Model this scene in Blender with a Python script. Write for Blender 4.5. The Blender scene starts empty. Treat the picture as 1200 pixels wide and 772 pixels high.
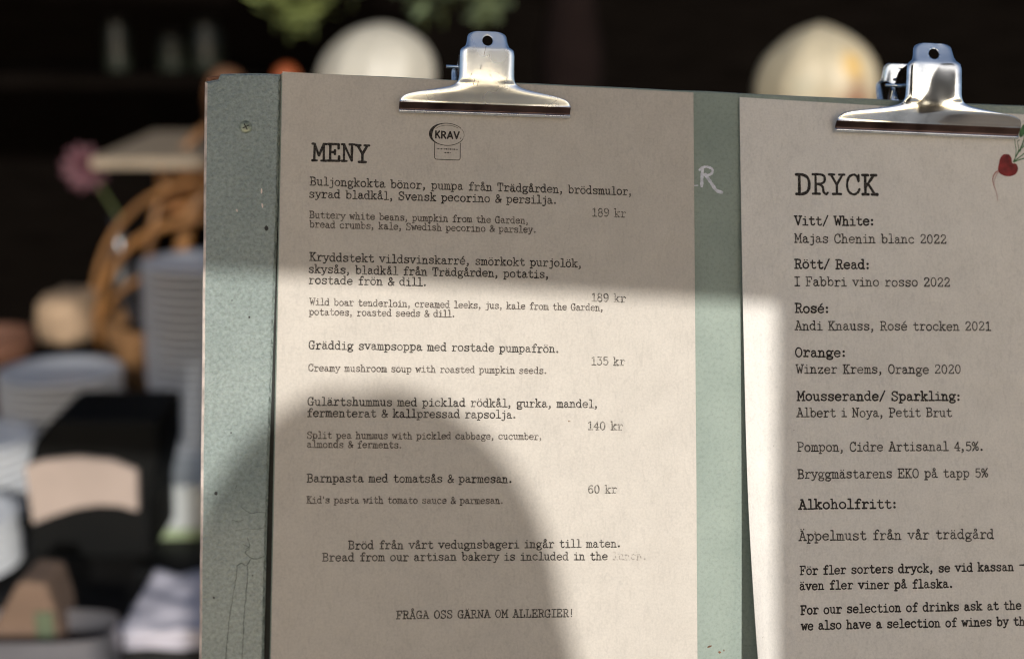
import bpy, bmesh, math, random
from mathutils import Vector, Matrix, Quaternion, noise

random.seed(7)
C = bpy.context.scene.collection
MM = 0.001

# ------------------------------------------------------------------ camera
PITCH = math.radians(14.0)
CAM_LOC = Vector((0.0, 0.0, 1.45))
RIGHT = Vector((1, 0, 0))
FWD = Vector((0, math.cos(PITCH), -math.sin(PITCH)))
UP = Vector((0, math.sin(PITCH), math.cos(PITCH)))
F_PX, CX, CY = 1667.0, 600.0, 386.0

cam_data = bpy.data.cameras.new('camera')
cam = bpy.data.objects.new('camera', cam_data)
C.objects.link(cam)
cam.location = CAM_LOC
cam.rotation_euler = (math.pi / 2 - PITCH, 0, 0)
cam_data.sensor_width = 36.0
cam_data.lens = 50.0
cam_data.clip_start = 0.02
cam_data.clip_end = 500.0
cam_data.dof.use_dof = True
cam_data.dof.focus_distance = 0.716
cam_data.dof.aperture_fstop = 4.0
cam_data.dof.aperture_blades = 0
bpy.context.scene.camera = cam

# the board leans back; its frame (x right, y up, z towards the viewer, mm) found from the photograph
_rv = Vector((-0.0907240345, -0.1556018458, 0.0118803102))
_R = Quaternion(_rv.normalized(), _rv.length).to_matrix() @ Matrix(((1, 0, 0), (0, -1, 0), (0, 0, -1)))
_t = Vector((-113.698717, -127.224215, 704.593909))


def cam_to_world(v):            # camera coordinates (right, down, forward) in metres
    return CAM_LOC + RIGHT * v.x - UP * v.y + FWD * v.z


def bw(x, y, z=0.0):            # board millimetres -> world metres
    return cam_to_world((_R @ Vector((x, y, z)) + _t) * MM)


_o = bw(0, 0, 0)
_ax = (bw(1000, 0, 0) - _o).normalized()
_ay = (bw(0, 1000, 0) - _o).normalized()
_az = (bw(0, 0, 1000) - _o).normalized()
BOARD_M = Matrix(((_ax.x, _ay.x, _az.x, _o.x), (_ax.y, _ay.y, _az.y, _o.y), (_ax.z, _ay.z, _az.z, _o.z), (0, 0, 0, 1)))


def at(px, py, d):              # a point of the place seen in the photo direction (px, py), d metres ahead
    return CAM_LOC + (RIGHT * ((px - CX) / F_PX) - UP * ((py - CY) / F_PX) + FWD) * d


# ------------------------------------------------------------------ sun and sky
SUN_BOARD = Vector((0.065, -0.035, 1.0))
SUN_DIR = (_ax * SUN_BOARD.x + _ay * SUN_BOARD.y + _az * SUN_BOARD.z).normalized()
sun_data = bpy.data.lights.new('sun', 'SUN')
sun_data.energy = 3.45
sun_data.angle = math.radians(0.53)
sun_data.color = (1.0, 0.99, 0.97)
sun = bpy.data.objects.new('sun', sun_data)
C.objects.link(sun)
sun.rotation_euler = SUN_DIR.to_track_quat('Z', 'Y').to_euler()
sun.location = SUN_DIR * 20

world = bpy.data.worlds.new('World')
bpy.context.scene.world = world
world.use_nodes = True
wn = world.node_tree.nodes
wl = world.node_tree.links
sky = wn.new('ShaderNodeTexSky')
sky.sky_type = 'NISHITA'
sky.sun_disc = False
sky.sun_elevation = math.asin(SUN_DIR.z)
sky.sun_rotation = math.atan2(SUN_DIR.x, SUN_DIR.y)
sky.air_density = 0.8
sky.dust_density = 2.3
sky.ozone_density = 1.0
bg = wn.get('Background')
wl.new(sky.outputs[0], bg.inputs[0])
bg.inputs[1].default_value = 0.125

vs = bpy.context.scene.view_settings
vs.view_transform = 'Standard'
vs.look = 'None'
vs.gamma = 1.0
vs.exposure = 0.07
vs.use_curve_mapping = False
bpy.context.scene.cycles.pixel_filter_type = 'BLACKMAN_HARRIS'
bpy.context.scene.cycles.filter_width = 1.15


# ------------------------------------------------------------------ helpers
def tag(o, label=None, cat=None, group=None, kind=None):
    if label: o['label'] = label
    if cat: o['category'] = cat
    if group: o['group'] = group
    if kind: o['kind'] = kind
    return o


def empty(name, loc=None, matrix=None):
    o = bpy.data.objects.new(name, None)
    C.objects.link(o)
    o.empty_display_size = 0.02
    if matrix is not None: o.matrix_world = matrix
    elif loc is not None: o.location = loc
    return o


class MB:
    """collects vertices and faces, builds one mesh object"""
    def __init__(s):
        s.v, s.f, s.m = [], [], []

    def add(s, vs_, fs_, mi=0):
        n = len(s.v)
        s.v += [tuple(p) for p in vs_]
        s.f += [tuple(i + n for i in f) for f in fs_]
        s.m += [mi] * len(fs_)

    def box(s, x0, x1, y0, y1, z0, z1, mi=0):
        s.add([(x0, y0, z0), (x1, y0, z0), (x1, y1, z0), (x0, y1, z0), (x0, y0, z1), (x1, y0, z1), (x1, y1, z1), (x0, y1, z1)],
              [(0, 3, 2, 1), (4, 5, 6, 7), (0, 1, 5, 4), (1, 2, 6, 5), (2, 3, 7, 6), (3, 0, 4, 7)], mi)

    def lathe(s, prof, n=32, mi=0, centre=(0, 0, 0), squash=None):
        vs_, fs_ = [], []
        for (r, z) in prof:
            for k in range(n):
                a = 2 * math.pi * k / n
                rr = r * (squash(a, z) if squash else 1)
                vs_.append((centre[0] + rr * math.cos(a), centre[1] + rr * math.sin(a), centre[2] + z))
        for i in range(len(prof) - 1):
            for k in range(n):
                k2 = (k + 1) % n
                fs_.append((i * n + k, i * n + k2, (i + 1) * n + k2, (i + 1) * n + k))
        s.add(vs_, fs_, mi)

    def tube(s, pts, rad, n=10, mi=0, caps=True):
        pts = [Vector(p) for p in pts]
        N = len(pts)
        rads = rad if isinstance(rad, (list, tuple)) else [rad] * N
        ref = Vector((0.13, 0.31, 0.94))
        vs_, fs_ = [], []
        prev = None
        for i, p in enumerate(pts):
            t = (pts[min(i + 1, N - 1)] - pts[max(i - 1, 0)]).normalized()
            if prev is None:
                u = t.cross(ref).normalized()
            else:
                u = (prev - t * prev.dot(t)).normalized()
            prev = u
            w = t.cross(u)
            for k in range(n):
                a = 2 * math.pi * k / n
                vs_.append(p + (u * math.cos(a) + w * math.sin(a)) * rads[i])
        for i in range(N - 1):
            for k in range(n):
                k2 = (k + 1) % n
                fs_.append((i * n + k, i * n + k2, (i + 1) * n + k2, (i + 1) * n + k))
        if caps:
            fs_.append(tuple(range(n - 1, -1, -1)))
            fs_.append(tuple((N - 1) * n + k for k in range(n)))
        s.add(vs_, fs_, mi)

    def build(s, name, mats, parent=None, smooth=False, loc=None, matrix=None, bevel=0, segs=2, auto=None):
        me = bpy.data.meshes.new(name)
        me.from_pydata(s.v, [], s.f)
        if not isinstance(mats, (list, tuple)): mats = [mats]
        for m in mats: me.materials.append(m)
        for p, mi in zip(me.polygons, s.m):
            p.material_index = mi
            p.use_smooth = smooth
        me.update()
        bm = bmesh.new(); bm.from_mesh(me)
        bmesh.ops.recalc_face_normals(bm, faces=bm.faces)
        bm.to_mesh(me); bm.free()
        if auto: me.set_sharp_from_angle(angle=math.radians(auto))
        o = bpy.data.objects.new(name, me)
        C.objects.link(o)
        if parent is not None: o.parent = parent
        if loc is not None: o.location = loc
        if matrix is not None: o.matrix_world = matrix
        if bevel:
            b = o.modifiers.new('bevel', 'BEVEL'); b.width = bevel; b.segments = segs; b.limit_method = 'ANGLE'
        return o


def catmull(pts, n=6):
    if len(pts) < 3: return [Vector(p) for p in pts]
    P = [Vector(p) for p in pts]
    P = [P[0] * 2 - P[1]] + P + [P[-1] * 2 - P[-2]]
    out = []
    for i in range(1, len(P) - 2):
        for k in range(n):
            t = k / n
            a, b, c, d = P[i - 1], P[i], P[i + 1], P[i + 2]
            out.append(0.5 * ((2 * b) + (c - a) * t + (2 * a - 5 * b + 4 * c - d) * t * t + (3 * b - a - 3 * c + d) * t ** 3))
    out.append(P[-2].copy())
    return out


# ------------------------------------------------------------------ materials
def mat(name):
    m = bpy.data.materials.new(name)
    m.use_nodes = True
    return m, m.node_tree.nodes, m.node_tree.links, m.node_tree.nodes['Principled BSDF']


def N(nodes, kind, **kw):
    n = nodes.new(kind)
    for k, v in kw.items():
        if k.startswith('i_'):
            n.inputs[k[2:].replace('_', ' ')].default_value = v
        else:
            setattr(n, k, v)
    return n


def ramp(nodes, stops):
    r = nodes.new('ShaderNodeValToRGB')
    e = r.color_ramp.elements
    while len(e) < len(stops): e.new(0.5)
    for el, (p, c) in zip(e, stops):
        el.position = p
        el.color = (c[0], c[1], c[2], 1) if isinstance(c, (tuple, list)) else (c, c, c, 1)
    return r


def simple(name, col, rough=0.5, metal=0.0, var=0.15, scale=20.0, bump=0.0, spec=0.5, detail=5.0, stretch=None):
    m, n, l, b = mat(name)
    tc = n.new('ShaderNodeTexCoord')
    src = tc.outputs['Object']
    if stretch:
        mp = n.new('ShaderNodeMapping'); mp.inputs['Scale'].default_value = stretch
        l.new(src, mp.inputs[0]); src = mp.outputs[0]
    nz = N(n, 'ShaderNodeTexNoise'); nz.inputs['Scale'].default_value = scale; nz.inputs['Detail'].default_value = detail
    l.new(src, nz.inputs[0])
    lo = [c * (1 - var) for c in col]; hi = [min(1, c * (1 + var)) for c in col]
    r = ramp(n, [(0.3, lo), (0.7, hi)])
    l.new(nz.outputs[0], r.inputs[0]); l.new(r.outputs[0], b.inputs['Base Color'])
    b.inputs['Roughness'].default_value = rough
    b.inputs['Metallic'].default_value = metal
    b.inputs['Specular IOR Level'].default_value = spec
    if bump:
        bp = n.new('ShaderNodeBump'); bp.inputs['Strength'].default_value = bump; bp.inputs['Distance'].default_value = 0.002
        l.new(nz.outputs[0], bp.inputs['Height']); l.new(bp.outputs[0], b.inputs['Normal'])
    return m


def paper_material(name, col):
    m, n, l, b = mat(name)
    tc = n.new('ShaderNodeTexCoord'); o = tc.outputs['Object']
    big = N(n, 'ShaderNodeTexNoise'); big.inputs['Scale'].default_value = 60; big.inputs['Detail'].default_value = 4
    fine = N(n, 'ShaderNodeTexNoise'); fine.inputs['Scale'].default_value = 900; fine.inputs['Detail'].default_value = 4; fine.inputs['Roughness'].default_value = 0.7
    mp = n.new('ShaderNodeMapping'); mp.inputs['Scale'].default_value = (1.0, 0.35, 1); mp.inputs['Rotation'].default_value = (0, 0, 0.6)
    fib = N(n, 'ShaderNodeTexNoise'); fib.inputs['Scale'].default_value = 420; fib.inputs['Detail'].default_value = 3; fib.inputs['Distortion'].default_value = 1.5
    for t in (big, fine): l.new(o, t.inputs[0])
    l.new(o, mp.inputs[0]); l.new(mp.outputs[0], fib.inputs[0])
    r1 = ramp(n, [(0.25, [c * 0.95 for c in col]), (0.75, [c * 1.04 for c in col])])
    l.new(big.outputs[0], r1.inputs[0])
    r2 = ramp(n, [(0.3, 0.86), (0.55, 1.0), (0.75, 1.07)])
    l.new(fine.outputs[0], r2.inputs[0])
    mx = n.new('ShaderNodeMix'); mx.data_type = 'RGBA'; mx.blend_type = 'MULTIPLY'; mx.inputs[0].default_value = 0.75
    l.new(r1.outputs[0], mx.inputs[6]); l.new(r2.outputs[0], mx.inputs[7])
    r3 = ramp(n, [(0.32, 0.9), (0.5, 1.0)])
    l.new(fib.outputs[0], r3.inputs[0])
    mx2 = n.new('ShaderNodeMix'); mx2.data_type = 'RGBA'; mx2.blend_type = 'MULTIPLY'; mx2.inputs[0].default_value = 0.7
    l.new(mx.outputs[2], mx2.inputs[6]); l.new(r3.outputs[0], mx2.inputs[7])
    # sparse dark flecks of the recycled pulp
    vo = N(n, 'ShaderNodeTexVoronoi'); vo.inputs['Scale'].default_value = 95
    wob = N(n, 'ShaderNodeTexNoise'); wob.inputs['Scale'].default_value = 700
    l.new(o, wob.inputs[0])
    ad = n.new('ShaderNodeMix'); ad.data_type = 'RGBA'; ad.blend_type = 'ADD'; ad.inputs[0].default_value = 0.004
    l.new(o, ad.inputs[6]); l.new(wob.outputs[1], ad.inputs[7]); l.new(ad.outputs[2], vo.inputs[0])
    sep = n.new('ShaderNodeSeparateColor'); l.new(vo.outputs['Color'], sep.inputs[0])
    size = n.new('ShaderNodeMath'); size.operation = 'MULTIPLY_ADD'; size.inputs[1].default_value = 0.4; size.inputs[2].default_value = -0.335
    l.new(sep.outputs[0], size.inputs[0])
    lt = n.new('ShaderNodeMath'); lt.operation = 'LESS_THAN'
    l.new(vo.outputs['Distance'], lt.inputs[0]); l.new(size.outputs[0], lt.inputs[1])
    am = n.new('ShaderNodeMath'); am.operation = 'MULTIPLY'; l.new(lt.outputs[0], am.inputs[0]); l.new(sep.outputs[1], am.inputs[1])
    mx3 = n.new('ShaderNodeMix'); mx3.data_type = 'RGBA'
    l.new(am.outputs[0], mx3.inputs[0]); l.new(mx2.outputs[2], mx3.inputs[6]); mx3.inputs[7].default_value = (0.24, 0.17, 0.11, 1)
    l.new(mx3.outputs[2], b.inputs['Base Color'])
    b.inputs['Roughness'].default_value = 0.85
    b.inputs['Specular IOR Level'].default_value = 0.2
    bp = n.new('ShaderNodeBump'); bp.inputs['Strength'].default_value = 0.35; bp.inputs['Distance'].default_value = 0.0003
    l.new(fine.outputs[0], bp.inputs['Height'])
    bp2 = n.new('ShaderNodeBump'); bp2.inputs['Strength'].default_value = 0.25; bp2.inputs['Distance'].default_value = 0.004
    l.new(big.outputs[0], bp2.inputs['Height']); l.new(bp.outputs[0], bp2.inputs['Normal'])
    l.new(bp2.outputs[0], b.inputs['Normal'])
    return m


def ink_material(name, ink, paper, worn, lo=0.42, hi=0.62, scale=900):
    m, n, l, b = mat(name)
    tc = n.new('ShaderNodeTexCoord'); o = tc.outputs['Object']
    nz = N(n, 'ShaderNodeTexNoise'); nz.inputs['Scale'].default_value = scale; nz.inputs['Detail'].default_value = 3
    l.new(o, nz.inputs[0])
    r = ramp(n, [(lo, 0.0), (hi, 1.0)])
    l.new(nz.outputs[0], r.inputs[0])
    mu = n.new('ShaderNodeMath'); mu.operation = 'MULTIPLY'; mu.inputs[1].default_value = worn
    l.new(r.outputs[0], mu.inputs[0])
    mx = n.new('ShaderNodeMix'); mx.data_type = 'RGBA'
    l.new(mu.outputs[0], mx.inputs[0]); mx.inputs[6].default_value = (*ink, 1); mx.inputs[7].default_value = (*paper, 1)
    l.new(mx.outputs[2], b.inputs['Base Color'])
    b.inputs['Roughness'].default_value = 0.8
    b.inputs['Specular IOR Level'].default_value = 0.2
    return m


def green_paint(name, r_lo, r_hi, spec, pimple, fade=(1, 1, 1), painted_sparkle=0.0):
    m, n, l, b = mat(name)
    tc = n.new('ShaderNodeTexCoord'); o = tc.outputs['Object']
    big = N(n, 'ShaderNodeTexNoise'); big.inputs['Scale'].default_value = 22; big.inputs['Detail'].default_value = 6
    l.new(o, big.inputs[0])
    r = ramp(n, [(0.3, [c * f for c, f in zip((0.230, 0.275, 0.230), fade)]), (0.7, [c * f for c, f in zip((0.290, 0.335, 0.280), fade)])])
    l.new(big.outputs[0], r.inputs[0])
    # small paint pimples and brush grain
    pim = N(n, 'ShaderNodeTexNoise'); pim.inputs['Scale'].default_value = 560; pim.inputs['Detail'].default_value = 4; pim.inputs['Roughness'].default_value = 0.72
    l.new(o, pim.inputs[0])
    mp = n.new('ShaderNodeMapping'); mp.inputs['Scale'].default_value = (260, 14, 14)
    gr = N(n, 'ShaderNodeTexNoise'); gr.inputs['Scale'].default_value = 1.0; gr.inputs['Detail'].default_value = 4
    l.new(o, mp.inputs[0]); l.new(mp.outputs[0], gr.inputs[0])
    mask = N(n, 'ShaderNodeTexNoise'); mask.inputs['Scale'].default_value = 12; mask.inputs['Detail'].default_value = 2
    l.new(o, mask.inputs[0])
    # the first plank is the rougher one
    sx = n.new('ShaderNodeSeparateXYZ'); l.new(o, sx.inputs[0])
    mr = N(n, 'ShaderNodeMapRange'); mr.inputs[1].default_value = 0.01; mr.inputs[2].default_value = 0.06; mr.inputs[3].default_value = pimple; mr.inputs[4].default_value = pimple
    l.new(sx.outputs[0], mr.inputs[0])
    # dirt in the low places, plus sun sparkle painted in as pale speckle
    dr = ramp(n, [(0.36, 0.78 - .2 * painted_sparkle), (0.5, 1.0), (0.64, 1.06 + .55 * painted_sparkle)])
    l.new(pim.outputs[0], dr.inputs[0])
    mx = n.new('ShaderNodeMix'); mx.data_type = 'RGBA'; mx.blend_type = 'MULTIPLY'; mx.inputs[0].default_value = 0.6 + .4 * painted_sparkle
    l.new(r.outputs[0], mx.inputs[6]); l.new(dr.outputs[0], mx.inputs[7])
    l.new(mx.outputs[2], b.inputs['Base Color'])
    rr = ramp(n, [(0.3, r_lo), (0.7, r_hi)])
    l.new(mask.outputs[0], rr.inputs[0]); l.new(rr.outputs[0], b.inputs['Roughness'])
    b.inputs['Specular IOR Level'].default_value = spec
    vo = N(n, 'ShaderNodeTexVoronoi'); vo.feature = 'SMOOTH_F1'; vo.inputs['Scale'].default_value = 620; vo.inputs['Smoothness'].default_value = 0.35
    l.new(o, vo.inputs[0])
    hgt = n.new('ShaderNodeMath'); hgt.operation = 'MULTIPLY_ADD'; hgt.inputs[1].default_value = -0.55
    l.new(vo.outputs['Distance'], hgt.inputs[0]); l.new(pim.outputs[0], hgt.inputs[2])
    b1 = n.new('ShaderNodeBump'); b1.inputs['Distance'].default_value = 0.0016
    l.new(mr.outputs[0], b1.inputs['Strength']); l.new(hgt.outputs[0], b1.inputs['Height'])
    b2 = n.new('ShaderNodeBump'); b2.inputs['Distance'].default_value = 0.0012; b2.inputs['Strength'].default_value = 0.125
    l.new(gr.outputs[0], b2.inputs['Height']); l.new(b1.outputs[0], b2.inputs['Normal'])
    l.new(b2.outputs[0], b.inputs['Normal'])
    return m


def clip_metal(name, base=0.72, rough=0.16, tarnish=0.35, bump=0.06, grime=0.0):
    m, n, l, b = mat(name)
    tc = n.new('ShaderNodeTexCoord'); o = tc.outputs['Object']
    nz = N(n, 'ShaderNodeTexNoise'); nz.inputs['Scale'].default_value = 75; nz.inputs['Detail'].default_value = 5; nz.inputs['Roughness'].default_value = 0.6
    l.new(o, nz.inputs[0])
    r = ramp(n, [(0.28, base * (1 - tarnish)), (0.5, base)])
    l.new(nz.outputs[0], r.inputs[0])
    tint = n.new('ShaderNodeMix'); tint.data_type = 'RGBA'; tint.blend_type = 'MULTIPLY'; tint.inputs[0].default_value = 1.0
    l.new(r.outputs[0], tint.inputs[6]); tint.inputs[7].default_value = (0.86, 0.93, 1.0, 1); l.new(tint.outputs[2], b.inputs['Base Color'])
    fn = N(n, 'ShaderNodeTexNoise'); fn.inputs['Scale'].default_value = 60; fn.inputs['Detail'].default_value = 2
    l.new(o, fn.inputs[0])
    rr = ramp(n, [(0.35, rough * 0.97), (0.7, rough * 1.05 + grime)])
    l.new(fn.outputs[0], rr.inputs[0]); l.new(rr.outputs[0], b.inputs['Roughness'])
    b.inputs['Metallic'].default_value = 1.0
    bp = n.new('ShaderNodeBump'); bp.inputs['Strength'].default_value = bump; bp.inputs['Distance'].default_value = 0.0006
    l.new(nz.outputs[0], bp.inputs['Height']); l.new(bp.outputs[0], b.inputs['Normal'])
    return m


PAPER_COL = (0.53, 0.478, 0.41)
PAPER2_COL = (0.71, 0.665, 0.60)
M = {}
M['paper'] = paper_material('kraft_paper', PAPER_COL)
M['paper2'] = paper_material('grey_kraft_paper', PAPER2_COL)
M['ink_dark'] = ink_material('ink_dark', (0.018, 0.015, 0.013), (0.12, 0.10, 0.085), 0.45)
M['ink'] = ink_material('ink_printed', (0.022, 0.017, 0.014), PAPER_COL, 0.28)
M['ink_small'] = ink_material('ink_small', (0.06, 0.045, 0.037), PAPER_COL, 0.4)
M['ink_pale'] = ink_material('ink_pale', (0.07, 0.06, 0.05), PAPER_COL, 0.55)
M['ink_gone'] = ink_material('ink_rubbed_off', (0.24, 0.21, 0.18), PAPER_COL, 0.9, 0.38, 0.58)
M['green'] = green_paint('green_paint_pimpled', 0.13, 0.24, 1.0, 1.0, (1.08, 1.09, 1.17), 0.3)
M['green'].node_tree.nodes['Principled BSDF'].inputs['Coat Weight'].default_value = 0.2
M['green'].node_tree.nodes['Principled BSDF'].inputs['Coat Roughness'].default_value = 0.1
M['green_satin'] = green_paint('green_paint_satin', 0.45, 0.6, 0.3, 0.3)
M['bare'] = simple('bare_worn_edge', (0.62, 0.52, 0.45), 0.75, var=0.35, scale=160, bump=0.3)
M['chip_wood'] = simple('broken_wood', (0.16, 0.07, 0.035), 0.85, var=0.5, scale=240, bump=0.6, stretch=(1, 4, 1))
M['groove'] = simple('groove_dark', (0.03, 0.03, 0.026), 0.9, scale=200)  # near-black fill of the groove, also for dents and screw slot
M['crack'] = simple('crack_dark', (0.10, 0.12, 0.105), 0.9, scale=300)
M['chalk'] = simple('white_paint_pen', (0.62, 0.62, 0.66), 0.7, var=0.25, scale=420)
M['metal'] = clip_metal('clip_steel', 0.95, 0.27, 0.12, 0.0)
M['lip_band'] = simple('lip_reflection_dark', (0.13, 0.085, 0.075), 0.28, metal=1.0, var=0.5, scale=60)  # dark reflection in the lip channel painted as colour; scratches share it
M['metal_old'] = clip_metal('clip_steel_tarnished', 0.85, 0.11, 0.4, 0.05, 0.04)
M['screw'] = simple('painted_screw', (0.22, 0.25, 0.19), 0.35, metal=0.5, var=0.4, scale=500)
M['beet'] = simple('print_beet_red', (0.20, 0.018, 0.016), 0.8, var=0.45, scale=260)
M['beet_root'] = simple('print_root_pink', (0.40, 0.19, 0.16), 0.8, var=0.2, scale=300)
M['beet_leaf'] = simple('print_leaf_green', (0.06, 0.15, 0.055), 0.8, var=0.35, scale=300)


# ------------------------------------------------------------------ typewriter lettering (drawn from strokes)
def ln(*p): return ('L', p)
def sp(*p): return ('S', p)
def V(x, a, b): return ('L', ((x, a), (x, b)))
def H(y, a, b): return ('L', ((a, y), (b, y)))
def dot(x, y, r=.055): return ('D', (x, y, r))
def oval(cx, cy, rx, ry):
    return ('S', tuple((cx + rx * math.cos(a * math.pi / 5), cy + ry * math.sin(a * math.pi / 5)) for a in range(11)))

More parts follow.
